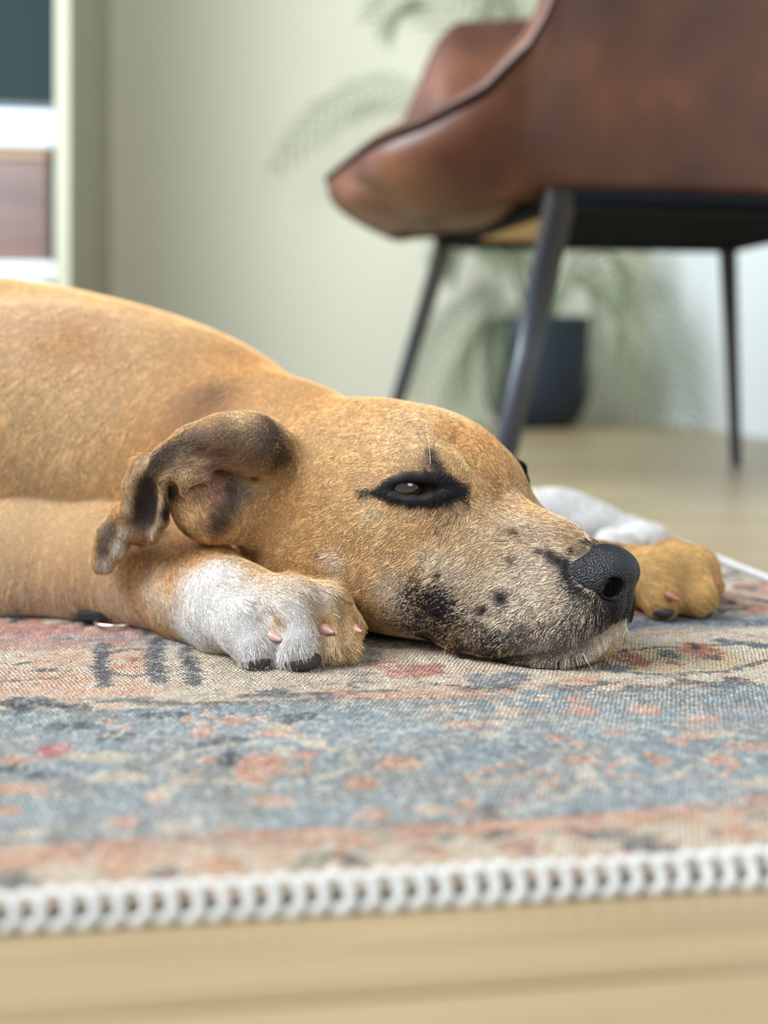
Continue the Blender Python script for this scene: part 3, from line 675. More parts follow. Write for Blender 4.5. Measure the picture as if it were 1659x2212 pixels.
    for sd in (0, 1):
        m = mirror if sd else (lambda p: p)
        sl = -1 if sd else 1
        D.ell(m(E['c']), (16, 9, 5.6), tilt(HR, 4, -12*sl), k=3, op='s')
        D.chain([(m(p), r) for p, r in zip(up, (1.2, 2.6, 3.3, 3.5, 2.9, 1.6))], k=3.5, kin=3)
        D.chain([(m(p), r) for p, r in zip(dn, (1.2, 2.0, 2.4, 2.4, 1.6))], k=3.5, kin=3)
    # near ear: rolled flap, hollow lobe, hanging tip
    B = D; D = SDF()
    D.chain([(BP(618, 1005, .750), 9), (BP(596, 982, .738), 13.5), (BP(565, 966, .726), 16), (BP(530, 955, .720), 16.5), (BP(478, 950, .714), 13.5), (BP(418, 968, .714), 12), (BP(368, 1000, .716), 10),
             (BP(335, 1038, .719), 9), (BP(314, 1075, .722), 7)], k=6, kin=9)
    lobe = tilt(np.stack([[1, 0, 0], [0, -1, 0], [0, 0, 1.0]]), 6, 18)
    D.ell(BP(312, 1092, .724), (12, 4.5, 23), lobe, k=8)
    D.chain([(BP(303, 1002, .718), 6), (BP(286, 1050, .719), 4.6), (BP(279, 1100, .721), 4.0), (BP(276, 1140, .723), 4.0), (BP(260, 1185, .728), 4.2), (BP(232, 1222, .735), 4.4)], k=6, kin=6)
    D.chain([(BP(278, 1145, .723), 3.6), (BP(300, 1152, .720), 3.4), (BP(330, 1152, .718), 3.6), (BP(343, 1125, .716), 3.4), (BP(342, 1080, .715), 3.4), (BP(349, 1045, .715), 3.8)], k=5, kin=5)
    D.ell(BP(240, 1163, .741), (10, 5, 21), tilt(lobe, 25, 20), k=6)
    D.chain([(BP(266, 1105, .732), 6), (BP(240, 1160, .738), 8.5), (BP(218, 1212, .740), 6)], k=6, kin=6)
    # concha
    D.ell(BP(548, 1085, .736), (20, 13, 27), k=10)
    D.ell(BP(440, 1078, .732), (21, 16, 25), k=4)
    D.ell(BP(480, 1105, .730), (21, 16, 19), k=9)
    D.chain([(BP(352, 1120, .716), 3.6), (BP(347, 1070, .713), 4.2), (BP(365, 1028, .712), 4.6), (BP(405, 1003, .712), 4.8), (BP(450, 996, .713), 4.2)], k=4, kin=5)
    D.chain([(BP(388, 1062, .712), 3.0), (BP(402, 1036, .710), 3.4), (BP(445, 1030, .711), 3.0)], k=5, kin=4)
    D.ell(BP(366, 1070, .706), (5.2, 16, 9), k=3, op='s')
    D.chain([(BP(365, 1080, .706), 4.2), (BP(361, 1105, .708), 4.0), (BP(354, 1145, .712), 3.6)], k=3, op='s')
    D.ell(BP(312, 1092, .711), (8.5, 8.5, 19), lobe, k=5, op='s')
    B.group(D, 7); D = B
    D.group(arm, 2.5); D.group(far, 3)
    D.chain([(BP(490, 1040, .706), 5), (BP(545, 1042, .706), 5), (BP(610, 1036, .716), 4)], k=5, op='s')
    D.chain([(BP(503, 1045, .708), 4), (BP(508, 1095, .708), 3)], k=6, op='s')
    D.chain([(BP(378, 1020, .700), 2.6), (BP(440, 985, .700), 3), (BP(490, 1000, .700), 3)], k=5, op='s')
    for sd in (1, -1): D.ell(HQ(144, 12*sd, 52), (16, 8, 8), HR, k=2, op='s')
    D.floor(RUGZ+.0004)
    return D, E
def build_nose_sdf():
    N = SDF()
    N.ell(HQ(133, 0, 60), (18, 17, 13.5), tilt(HR, 8), k=2)
    for sd in (1, -1):
        N.ell(HQ(128.5, 12.5*sd, 55), (18, 10.5, 12.5), tilt(HR, 4, -16*sd), k=4)
        N.ell(HQ(137, 5*sd, 42), (8.5, 6, 14), tilt(HR, 14), k=4)
    N.chain([(HQ(151, 0, 68), 1.0), (HQ(152.5, 0, 56), 1.3), (HQ(147, 0, 42), 1.3), (HQ(143, 0, 30), 1.3)], k=2.5, op='s')
    for sd in (1, -1):
        N.ell(HQ(141, 13*sd, 52.5), (14, 5.8, 5.8), tilt(HR, 0, 20*sd, -20*sd), k=2, op='s')
        N.chain([(HQ(145, 14*sd, 48), 2.6), (HQ(138, 20.5*sd, 46), 2.0), (HQ(127, 25*sd, 49), 1.8), (HQ(119, 26*sd, 57), 2.2)], k=2, op='s')
    return N
# coat colours, some with fold shade painted in, and the lie of the coat
TAN = lin(218, 175, 121); TAN2 = lin(206, 150, 90); LIGHT = lin(228, 202, 166); CREAM = lin(232, 218, 200)
WHITE = lin(240, 240, 240); BLACK = lin(30, 29, 34); DBROWN = lin(88, 66, 52); GREYB = lin(112, 98, 88)
PINK = lin(160, 116, 108); OCH = lin(212, 172, 110); MUZ = lin(214, 198, 178)
# (px, py, radius mm, colour, strength, speckle)   painted in this order, anchored on the body where the sight line meets it
COAT = [
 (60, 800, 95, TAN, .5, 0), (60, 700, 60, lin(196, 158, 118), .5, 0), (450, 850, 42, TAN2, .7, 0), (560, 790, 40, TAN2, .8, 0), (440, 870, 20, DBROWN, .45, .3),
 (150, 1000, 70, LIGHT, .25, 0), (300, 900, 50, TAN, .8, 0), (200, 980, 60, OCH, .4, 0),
 (420, 885, 24, lin(146, 102, 66), .75, 0), (380, 930, 18, lin(160, 112, 72), .7, 0), (460, 850, 14, lin(120, 86, 60), .6, .5), (60, 690, 80, lin(208, 176, 142), .6, 0), (240, 720, 55, lin(212, 176, 138), .5, 0), (130, 930, 50, lin(230, 198, 150), .45, 0), (330, 960, 24, TAN2, .4, 0), (160, 740, 22, TAN2, .5, 0),  # dark browns beside the ear paint in the shade of the neck folds
 # upper arm
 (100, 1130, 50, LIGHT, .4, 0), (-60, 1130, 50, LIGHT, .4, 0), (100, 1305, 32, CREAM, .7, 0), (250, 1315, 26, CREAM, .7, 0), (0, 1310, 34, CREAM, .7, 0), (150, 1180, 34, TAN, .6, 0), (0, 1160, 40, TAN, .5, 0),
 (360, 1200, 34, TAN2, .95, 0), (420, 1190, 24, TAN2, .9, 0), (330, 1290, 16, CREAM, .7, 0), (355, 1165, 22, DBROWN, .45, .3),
 # white paw
 (440, 1320, 22, WHITE, 1, 0), (500, 1280, 22, WHITE, 1, 0), (520, 1350, 26, WHITE, 1, 0), (580, 1310, 24, WHITE, 1, 0), (640, 1340, 22, WHITE, 1, 0), (690, 1290, 14, WHITE, 1, 0),
 (545, 1400, 18, WHITE, 1, 0), (640, 1400, 18, WHITE, 1, 0), (400, 1370, 18, WHITE, 1, 0), (470, 1230, 15, WHITE, .95, 0), (420, 1260, 12, WHITE, .8, 0),
 (715, 1350, 11, lin(214, 172, 116), .95, 0), (745, 1320, 9, lin(214, 178, 128), .95, 0), (735, 1400, 12, lin(222, 196, 156), .9, 0), (600, 1340, 5, lin(210, 160, 96), .8, 0),
 # far paws
 (1430, 1250, 60, OCH, 1, 0), (1500, 1270, 40, OCH, 1, 0), (1225, 1095, 80, WHITE, 1, 0), (1300, 1130, 50, WHITE, 1, 0), (1390, 1165, 34, WHITE, 1, 0),
 # face
 (760, 950, 60, TAN, .7, 0), (700, 870, 30, TAN2, .45, 0), (700, 1100, 50, TAN, .8, 0), (840, 1150, 40, lin(214, 176, 130), .6, 0), (620, 1080, 20, TAN2, .7, 0), (590, 1130, 15, TAN2, .7, .2),
 (640, 1200, 40, TAN, .6, 0), (900, 930, 30, LIGHT, .35, 0), (980, 930, 12, TAN2, .7, 0), (1040, 960, 14, TAN2, .6, 0), (1070, 1040, 12, TAN2, .5, 0),
 (1030, 1050, 14, TAN, .6, 0), (1060, 1100, 16, lin(204, 160, 104), .6, 0), (800, 1110, 10, LIGHT, .6, 0), (720, 1215, 9, CREAM, .6, 0),
 (1000, 1120, 12, TAN2, .5, .3), (950, 1110, 12, DBROWN, .35, .5),
 (1160, 1190, 34, MUZ, .9, 0), (1100, 1250, 32, MUZ, .8, 0), (1250, 1330, 30, MUZ, .8, 0), (1050, 1180, 20, lin(208, 176, 136), .7, 0), (1200, 1140, 16, lin(196, 162, 122), .6, 0),
 (950, 1230, 12, CREAM, .7, 0), (850, 1280, 14, CREAM, .7, 0), (880, 1330, 12, CREAM, .5, 0), (1020, 1330, 22, MUZ, .8, 0), (1100, 1340, 18, CREAM, .6, 0), (900, 1390, 14, MUZ, .6, 0),
 (810, 1380, 12, TAN2, .8, 0), (960, 1290, 12, MUZ, .6, 0), (1270, 1300, 14, lin(150, 138, 132), .5, .5),
 (1262, 1184, 8, GREYB, .75, .5), (1240, 1165, 9, lin(170, 140, 108), .7, .3), (1150, 1098, 9, TAN, .7, 0),
 # dark marks
 (900, 1285, 12, BLACK, .62, 1), (940, 1312, 12, BLACK, .8, 1), (880, 1350, 12, BLACK, .55, 1), (980, 1335, 9, BLACK, .6, 1), (935, 1362, 13, BLACK, .6, 1), (1030, 1350, 12, BLACK, .35, 1), (1100, 1330, 20, BLACK, .16, 1), (1250, 1330, 16, BLACK, .3, 1), (1180, 1300, 20, BLACK, .12, 1),
 (1083, 1293, 5.5, BLACK, 1, .3), (1043, 1318, 3.6, BLACK, 1, .3), (1060, 1400, 11, BLACK, .62, 1), (1120, 1392, 9, BLACK, .6, 1), (1000, 1412, 10, BLACK, .62, 1), (920, 1416, 9, BLACK, .8, .9),
 (1160, 1402, 11, BLACK, .62, 1), (1220, 1388, 9, BLACK, .62, 1), (1180, 1370, 8, BLACK, .45, 1), (1260, 1368, 9, BLACK, .62, 1), (1300, 1342, 8, BLACK, .75, 1), (1290, 1310, 6, BLACK, .6, 1), (1310, 1300, 7, BLACK, .7, .9), (1325, 1325, 8, BLACK, 1, .3),
 (1090, 1430, 12, BLACK, .8, .7), (1000, 1435, 9, BLACK, .8, .7), (1195, 1425, 7, lin(150, 146, 142), .6, .6), (1250, 1420, 6, CREAM, .7, .4), (1200, 1408, 5, BLACK, .75, 1), (1260, 1394, 4.5, BLACK, .8, 1), (1305, 1372, 4, BLACK, .8, 1), (1310, 1385, 8, CREAM, .9, .2), (1340, 1360, 6, CREAM, 1, 0), (1180, 1438, 16, lin(196, 186, 174), .8, 0), (1270, 1425, 12, lin(206, 198, 186), .8, 0),
 (1330, 1300, 8, BLACK, 1, 0), (1345, 1320, 6, BLACK, 1, 0), (1345, 1280, 8, BLACK, 1, 0), (1300, 1290, 6, BLACK, .9, .3), (1360, 1260, 6, BLACK, 1, 0), ([(1228, 1215), (1226, 1240), (1240, 1266), (1275, 1292)], 0, 3.0, BLACK, .8, .6), ([(1270, 1176), (1300, 1172), (1340, 1182)], 0, 2.4, BLACK, .7, .6),
 (1130, 1434, 8, BLACK, .55, 1), (1190, 1434, 8, BLACK, .5, 1), (1080, 1438, 8, BLACK, .65, 1), (1250, 1425, 6, BLACK, .35, 1),
 (1190, 1197, 3.5, BLACK, .95, .3), (1205, 1210, 4, BLACK, .95, .3), (1220, 1222, 5, BLACK, .95, .2), (1168, 1192, 2.5, BLACK, .8, .5), (1238, 1192, 5, BLACK, .5, 1), (1225, 1260, 6, BLACK, .55, 1), (1250, 1290, 6, BLACK, .6, 1), (1272, 1172, 5, BLACK, .5, 1),
 (945, 1243, 2.4, BLACK, .9, .4), (1110, 1150, 3, DBROWN, .8, .5), (1105, 1210, 3, DBROWN, .7, .5), (687, 1203, 2.2, DBROWN, .8, .5), (1085, 1155, 6, DBROWN, .3, .5), (1140, 1150, 9, DBROWN, .35, .6),
 # eye rim and brow tuft
 ([(782, 1068), (815, 1060), (845, 1045), (880, 1030), (920, 1026), (955, 1036), (985, 1050)], 0, 3.1, BLACK, .85, .9),
 ([(815, 1062), (845, 1076), (885, 1085), (930, 1088), (970, 1080), (995, 1066)], 0, 3.1, BLACK, .85, .9),
 ([(935, 1040), (965, 1055), (985, 1062)], 0, 6.5, BLACK, 1, .3), ([(822, 1060), (860, 1042), (900, 1036), (945, 1042), (975, 1056)], 0, 3.4, BLACK, 1, 0), ([(835, 1066), (880, 1075), (930, 1073), (970, 1062)], 0, 3.2, BLACK, 1, 0), (880, 1052, 5, BLACK, 1, 0), (910, 1055, 6, BLACK, 1, 0), (940, 1055, 6, BLACK, 1, 0), ([(975, 1040), (1003, 1060), (1005, 1085)], 0, 4.5, BLACK, .7, .7),
 ([(955, 1022), (938, 1000), (930, 980)], 0, 4.2, BLACK, .8, .6), (950, 1100, 10, BLACK, .4, .7),
 # ear
 (560, 950, 15, GREYB, .9, .3), (500, 940, 15, lin(126, 102, 82), .95, .3), (430, 955, 14, lin(112, 88, 70), .95, .3), (370, 985, 12, lin(88, 70, 58), .95, .3), (545, 985, 11, lin(140, 108, 80), .8, .3), (520, 903, 9, lin(206, 178, 138), .8, .2), (575, 905, 6, GREYB, .8, .3), (605, 990, 12, BLACK, .8, .8), (600, 950, 10, BLACK, .6, 1), (590, 925, 8, DBROWN, .8, .5),
 (480, 985, 8, DBROWN, .7, .3), (335, 1010, 12, BLACK, .9, .4), (318, 1050, 12, BLACK, .95, .2), (308, 1095, 12, BLACK, 1, .1), (322, 1125, 11, lin(52, 40, 38), 1, 0), (330, 1080, 9, lin(46, 36, 36), 1, 0), (400, 965, 8, BLACK, .6, 1), (365, 975, 9, BLACK, .7, 1),
 (440, 915, 5, lin(190, 156, 110), .6, .3), (300, 1000, 4, lin(200, 170, 130), .8, 0), (277, 1060, 3.6, lin(214, 190, 156), .9, 0), (272, 1110, 3.6, lin(190, 164, 134), .9, 0), (255, 1190, 3.6, lin(196, 180, 164), .9, 0),
 (240, 1150, 11, GREYB, .95, .3), (225, 1190, 9, GREYB, .9, .3), (222, 1225, 6, lin(170, 160, 150), .9, .1), (348, 1110, 3, lin(190, 156, 130), .9, 0), (330, 1158, 3.5, lin(150, 120, 100), .8, 0), (349, 1060, 3.5, lin(210, 178, 140), .9, 0),
 (440, 1060, 20, lin(196, 160, 128), .95, 0), (470, 1010, 11, PINK, .95, 0), (478, 1045, 9, PINK, .9, 0), (450, 1080, 9, lin(186, 136, 120), .8, 0), (400, 1010, 8, LIGHT, .8, 0), (390, 1040, 4, lin(212, 176, 134), .9, 0), (420, 1110, 11, lin(222, 180, 126), .9, 0),
 (480, 1120, 9, BLACK, .75, .4), (465, 1140, 8, DBROWN, .7, .4), (500, 1090, 7, BLACK, .7, .4), (505, 1060, 7, BLACK, .7, .4), (530, 1065, 8, lin(120, 112, 108), .7, .4), (560, 1050, 7, lin(208, 174, 122), .6, .2),
 ([(325, 985), (300, 1010), (280, 1050), (273, 1100)], 0, 2.6, lin(210, 180, 142), .9, 0), ([(268, 1150), (252, 1190), (228, 1232)], 0, 2.8, lin(206, 194, 180), .9, 0), ([(352, 1045), (344, 1085), (345, 1125), (328, 1154)], 0, 2.2, lin(196, 164, 136), .9, 0), ([(362, 1035), (395, 1006), (440, 998)], 0, 3, lin(206, 176, 146), .8, 0), ([(366, 1055), (364, 1080), (358, 1115)], 0, 3.2, lin(24, 18, 17), 1, 0),
 (400, 1150, 6, lin(60, 46, 40), .8, 0), (366, 1070, 4.5, BLACK, .9, 0), (356, 1110, 3, BLACK, .9, 0), (550, 1034, 3, BLACK, .8, .1), (350, 1150, 5, lin(70, 52, 44), .7, .2),  # blacks in the ear hole and crevice put their shade into the coat
]
# (px, py, dx, dy, length mm, lift)
FLOW = [
 (60, 640, -1, .25, 13, .25), (300, 690, -.9, .45, 13, .25), (500, 790, -.8, .5, 12, .3), (620, 825, -.8, .3, 11, .45), (690, 850, -.9, .1, 9, .4), (100, 800, -.75, .65, 13, .22), (300, 850, -.7, .7, 13, .25), (420, 870, -.6, .75, 12, .3),
 (100, 980, -.5, .85, 13, .22), (300, 980, -.35, .9, 12, .25), (250, 1050, -.2, 1, 9, .2), (0, 1050, -.3, 1, 10, .2),
 (60, 1110, -.1, 1, 9, .5), (220, 1120, 0, 1, 9, .5), (60, 1220, -.15, 1, 13, .3), (60, 1310, -.1, 1, 13, .35), (200, 1300, -.1, 1, 13, .35), (280, 1320, .15, 1, 11, .3), (370, 1230, .3, 1, 8, .3), (350, 1180, .3, .9, 7, .35), (420, 1330, .35, .9, 7, .3),
 (480, 1270, .8, .55, 7, .3), (520, 1340, .6, .8, 8, .4), (560, 1395, .2, 1, 9, .5), (600, 1290, .9, .4, 7, .3), (640, 1360, .3, .95, 8.5, .45), (655, 1400, .1, 1, 9, .55), (700, 1300, .7, .7, 7, .35), (740, 1360, .4, .9, 8.5, .5),
 (1430, 1240, .9, .4, 6, .3), (1500, 1270, .7, .7, 6, .3), (1250, 1115, .9, .3, 8, .4), (1380, 1160, .9, .4, 6, .3),
 (1240, 1150, -1, -.35, 3.2, .15), (1180, 1120, -1, -.45, 4, .15), (1100, 1080, -.8, -.8, 5, .18), (1060, 1000, -.55, -.85, 6, .2), (1000, 950, -.75, -.6, 6.5, .2), (930, 900, -.95, -.2, 7, .2), (800, 890, -1, -.05, 8, .22), (700, 920, -1, .0, 8, .22), (1040, 1080, -.7, -.5, 5, .2),
 (850, 980, -1, .0, 7, .2), (740, 1010, -1, .08, 7.5, .2), (680, 1080, -.95, .3, 8, .22), (780, 1100, -.95, .35, 7, .2), (880, 1120, -.9, .5, 6, .2), (960, 1110, -.75, .7, 5.5, .22), (620, 1150, -.95, .35, 8, .22), (560, 1200, -.95, .3, 8, .22), (700, 1200, -.95, .3, 7.5, .2), (800, 1200, -.85, .55, 7, .2),
 (780, 1320, -.8, .5, 7, .25), (900, 1220, -.8, .6, 6, .2), (1000, 1180, -.8, .6, 5, .2), (1100, 1180, -.95, .3, 4.2, .18), (1180, 1220, -1, .15, 3.6, .16), (1100, 1270, -1, .25, 4.2, .2), (1000, 1290, -.9, .5, 5, .22), (880, 1320, -.85, .55, 6, .25), (850, 1400, -.6, .6, 5.5, .3),
 (1200, 1300, -.95, .3, 3.6, .2), (1080, 1360, -.85, .6, 4.5, .25), (980, 1390, -.7, .7, 5, .3), (1180, 1380, -.5, .85, 4.5, .3), (1270, 1350, -.2, 1, 4.5, .3), (1320, 1370, .3, .9, 4.5, .35), (1250, 1420, .1, 1, 4.5, .35), (1120, 1430, -.3, 1, 4.5, .35),
 (930, 1000, 0, -1, 6, .35), (880, 1015, -.6, -.8, 4, .3), (970, 1020, .4, -.9, 4, .35), (1000, 1055, .9, -.2, 4, .3), (985, 1090, .6, .7, 4, .3), (900, 1092, -.3, .9, 4, .25), (810, 1062, -1, .3, 4.5, .25),
 (590, 940, .35, -1, 5.0, .45), (560, 905, 0, -1, 5.0, .5), (500, 910, -.6, -.8, 5.6, .4), (540, 960, -.4, .5, 5.0, .3), (600, 985, .7, .5, 3.7, .35), (480, 965, -.6, .75, 5.0, .3), (420, 945, -.9, .1, 5.0, .3), (360, 990, -.8, .7, 5.0, .25), (320, 1040, -.35, .95, 4.3, .2), (305, 1100, 0, 1, 2.5, .15),
 (275, 1100, -.15, 1, 2.5, .3), (240, 1160, -.45, .9, 3.7, .2), (222, 1220, -.2, 1, 3.1, .2), (400, 1010, -.9, .2, 2.6, .2), (350, 1070, 0, 1, 2, .15), (395, 1045, .2, -1, 2.2, .2), (430, 1070, .3, .8, 2.2, .2), (410, 1110, .8, .6, 3.7, .3), (470, 1120, .8, .7, 3.7, .3), (560, 1060, -.3, .8, 4.3, .35), (540, 1120, -.4, .9, 4.3, .3), (500, 1170, -.6, .7, 4.3, .3),
]
def dist_noise(P, s, seed=0):
    """cheap smooth value noise in 3D, 0..1"""
    q = P*s; i = np.floor(q).astype(np.int64); f = q-i; f = f*f*(3-2*f); out = 0
    for dx in (0, 1):
        for dy in (0, 1):
            for dz in (0, 1):
                n = (i[:, 0]+dx)*73856093 ^ (i[:, 1]+dy)*19349663 ^ (i[:, 2]+dz)*83492791 ^ (seed*2654435)
                n = (n ^ (n >> 13))*1274126177 & 0x7fffffff
                w = (f[:, 0] if dx else 1-f[:, 0])*(f[:, 1] if dy else 1-f[:, 1])*(f[:, 2] if dz else 1-f[:, 2])
                out = out+w*((n % 65521)/65521.0)
    return out
class Anchors:
    def __init__(s, bvh):
        s.C = []; s.F = []
        def hit(px, py):
            d = Vector(ray(px, py)).normalized(); h = bvh.ray_cast(Vector(CAM), d, 3.0)
            return None if h[0] is None else np.array(h[0])
        items = []
        for it in COAT:
            if isinstance(it[0], list):
                pl, _, r, c, st, sp = it
                for (x0, y0), (x1, y1) in zip(pl[:-1], pl[1:]):
                    n = max(1, int(math.hypot(x1-x0, y1-y0)/(r*3.7*.75)))
                    items += [(x0+(x1-x0)*k/n, y0+(y1-y0)*k/n, r, c, st, sp) for k in range(n+1)]
            else: items.append(it)
        for px, py, r, c, st, sp in items:
            p = hit(px, py)
            for up in (8, 16, 26, 38):
                if p is None or (py > 1400 and px > 780 and p[1] > .8): p = hit(px, py-up)
            if p is None: continue
            if c is BLACK and sp >= .5 and r > 5 and px > 640: r *= 1.3
            s.C.append((p, r*MM, c, st, sp))
            if px > 640 and p[1] < .8 and not (py > 1255 and px < 790): s.C.append((mirror(p), r*MM, c, st, sp))
        for px, py, dx, dy, L, lf in FLOW:
            p = hit(px, py)
            if p is None: continue
            v = np.array([dx, 0.0, -dy], float); v /= np.linalg.norm(v)
            s.F.append((p, v, L*MM, lf))
            if px > 640 and p[1] < .8 and not (py > 1255 and px < 790):
                s.F.append((mirror(p), v-2*(v@hL)*hL, L*MM, lf))
        s.FP = np.array([f[0] for f in s.F]); s.FV = np.array([f[1] for f in s.F]); s.FL = np.array([[f[2], f[3]] for f in s.F])
    def color(s, P, rnd):
        """rnd: per-strand random numbers deciding which strands of a speckled patch are dark"""
        C = np.tile(TAN, (len(P), 1))
        n = dist_noise(P, 90, 1)*.6+dist_noise(P, 220, 2)*.4
        n2 = dist_noise(P, 400, 5)
        for p, r, c, st, sp in s.C:
            q = P-p
            m = np.abs(q).max(1) < 2.2*r
            if not m.any(): continue
            d = np.linalg.norm(q[m], axis=1)/r*(0.75+0.5*n[m])
            w = st*np.exp(-d**2.2)
            if sp > 0:
                t = w if rnd is None else smoothstep(-.06, .06, w-(rnd[m]*.65+n2[m]*.35)*.92)
                w = w*(1-sp)+t*sp
            C[m] += (c-C[m])*w[:, None]
        return C
    def flow(s, P, N):
        out = np.empty((len(P), 3)); LL = np.empty((len(P), 2))
        for a in range(0, len(P), 20000):
            p = P[a:a+20000]
            d2 = ((p[:, None, :]-s.FP[None])**2).sum(2)+1e-6
            w = 1/d2**1.7; w /= w.sum(1, keepdims=True)
            out[a:a+20000] = w@s.FV; LL[a:a+20000] = w@s.FL
        out -= (out*N).sum(1, keepdims=True)*N
        out /= np.maximum(np.linalg.norm(out, axis=1, keepdims=True), 1e-6)
        return out, LL
def grow_fur(name, V, Q, anchors, count, mat, parent, keep, seed=3):
    rng = np.random.default_rng(seed)
    T = np.concatenate([Q[:, [0, 1, 2]], Q[:, [0, 2, 3]]])
    A, B, C = V[T[:, 0]], V[T[:, 1]], V[T[:, 2]]
    fn = np.cross(B-A, C-A); ar = np.linalg.norm(fn, axis=1)/2
    vn = np.zeros_like(V)
    for k in range(3): np.add.at(vn, T[:, k], fn)
    vn /= np.maximum(np.linalg.norm(vn, axis=1, keepdims=True), 1e-12)
    cen = (A+B+C)/3; f = fn/np.maximum(2*ar[:, None], 1e-12)
    view = CAM-cen; dist = np.linalg.norm(view, axis=1); facing = (f*view).sum(1)/dist
    w = ar*keep(cen)*np.where(facing > -.12, 1.0, .16)*np.clip((.75/dist)**4.2, .12, 1.1)*np.where(np.abs((cen[:, 0]/cen[:, 1])*F) > 900, .3, 1)
    idx = rng.choice(len(T), count, p=w/w.sum())
    u = rng.random(count); v = rng.random(count); fl = u+v > 1; u[fl] = 1-u[fl]; v[fl] = 1-v[fl]
    P = A[idx]+u[:, None]*(B[idx]-A[idx])+v[:, None]*(C[idx]-A[idx])
    N = vn[T[idx, 0]]*(1-u-v)[:, None]+vn[T[idx, 1]]*u[:, None]+vn[T[idx, 2]]*v[:, None]
    N /= np.linalg.norm(N, axis=1, keepdims=True)
    D, LL = anchors.flow(P, N)
    S = np.cross(N, D)
    # clumps: neighbouring strands share a sideways sway
    sway = (dist_noise(P, 330, 7)-.5)*.55+(dist_noise(P, 120, 9)-.5)*.5+rng.normal(0, .09, count)
    L = LL[:, 0]*(0.8+.55*rng.random(count)); lift = LL[:, 1]*(0.55+.7*rng.random(count))+(dist_noise(P, 300, 11)-.5)*.3
    dr = D+S*sway[:, None]; dr /= np.linalg.norm(dr, axis=1, keepdims=True)
    K = 4
    pos = np.empty((count, K, 3))
    for j in range(K):
        t = j/(K-1)
        up = np.sin(lift*1.1)*(t-.45*t*t)
        side = (rng.normal(0, .05, count))*t*t
        pos[:, j] = P-N*.0003+dr*(L*t)[:, None]+N*(L*up)[:, None]+S*(L*side)[:, None]
    pos[:, :, 2] = np.maximum(pos[:, :, 2], RUGZ+.0006)
    rnd = rng.random(count)
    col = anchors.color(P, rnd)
    far_ = smoothstep(.74, .82, dist[idx]); lum = np.exp(rng.normal(0, 1, count)*(.30-.16*far_))*(.9+.2*dist_noise(P, 260, 4)); warm = rng.normal(0, .04, count)
    dark = rng.random(count) < (.10-.07*far_)*smoothstep(.05, .25, col.mean(1))
    col = col*(lum*np.where(dark, .45, 1))[:, None]*np.stack([1+warm, np.ones(count), 1-warm], 1)
    hc = bpy.data.hair_curves.new(name); hc.add_curves([K]*count)
    hc.attributes['position'].data.foreach_set('vector', pos.astype(np.float32).ravel())
    ra = hc.attributes.get('radius') or hc.attributes.new('radius', 'FLOAT', 'POINT')
    near = np.clip((dist/.75)**2.4, 1, 2.6)[idx]
    rr = np.array([.000095, .000095, .00008, .00003])[None]*near[:, None]*(.8+.4*rng.random(count))[:, None]
    ra.data.foreach_set('value', rr.astype(np.float32).ravel())
    ca = hc.attributes.new('coat', 'FLOAT_COLOR', 'CURVE')
    c4 = np.ones((count, 4), np.float32); c4[:, :3] = np.clip(col, 0.002, 1)
    ca.data.foreach_set('color', c4.ravel())
    hc.materials.append(mat)
    o = bpy.data.objects.new(name, hc); link(o, parent); o['kind'] = 'stuff'
    return o
def fur_material(name):
    m = Mat(name, .55); a = m.n('ShaderNodeAttribute'); a.attribute_name = 'coat'
    m.l(a.outputs['Color'], m.b.inputs['Base Color']); m.b.inputs['Specular IOR Level'].default_value = .22
    return m.m
import os
FAST = float(os.environ.get('FURK', '1'))
Ds, E = build_dog_sdf()
V, Q = Ds.mesh((-.66, .60, -.01), (.40, 1.32, .28), .0017)
m = Mat('dog_skin', .7); a = m.n('ShaderNodeAttribute'); a.attribute_name = 'coat'
m.l(a.outputs['Color'], m.b.inputs['Base Color']); m.b.inputs['Specular IOR Level'].default_value = .3
dog = fast_mesh('dog', V, Q, m.m)
tag(dog, 'tan and white dog with a dark-speckled muzzle lying flat on the patterned rug', 'dog')
bvh = BVHTree.FromPolygons([Vector(v) for v in V], [tuple(int(i) for i in q) for q in Q])
AN = Anchors(bvh)
for sd in (0, 1):
    c_ = E['c']+ray(893, 1053)/np.linalg.norm(ray(893, 1053))*.007+np.array([.003, 0, 0]); AN.C.append((mirror(c_) if sd else c_, .0125, BLACK, 1, 0))
ca = dog.data.color_attributes.new('coat', 'FLOAT_COLOR', 'POINT')
c4 = np.ones((len(V), 4), np.float32); c4[:, :3] = AN.color(V, None)*.42  # skin darkened below the coat so gaps between strands look shaded
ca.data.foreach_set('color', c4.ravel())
# nose
NV, NQ = build_nose_sdf().mesh(HQ(133, 0, 50)-.042, HQ(133, 0, 50)+.042, .0006)
m = Mat('nose_leather', .42, lin(15, 18, 25)); m.b.inputs['Specular IOR Level'].default_value = .55
vo = m.n('ShaderNodeTexVoronoi'); vo.inputs['Scale'].default_value = 900; m.l(m.coords(), vo.inputs['Vector'])
m.bump(vo.outputs['Distance'], .9, .0007); vo.inputs['Randomness'].default_value = .9
nose = fast_mesh('nose', NV, NQ, m.m, dog); nose['label'] = 'black pebbled nose'
nb = NV
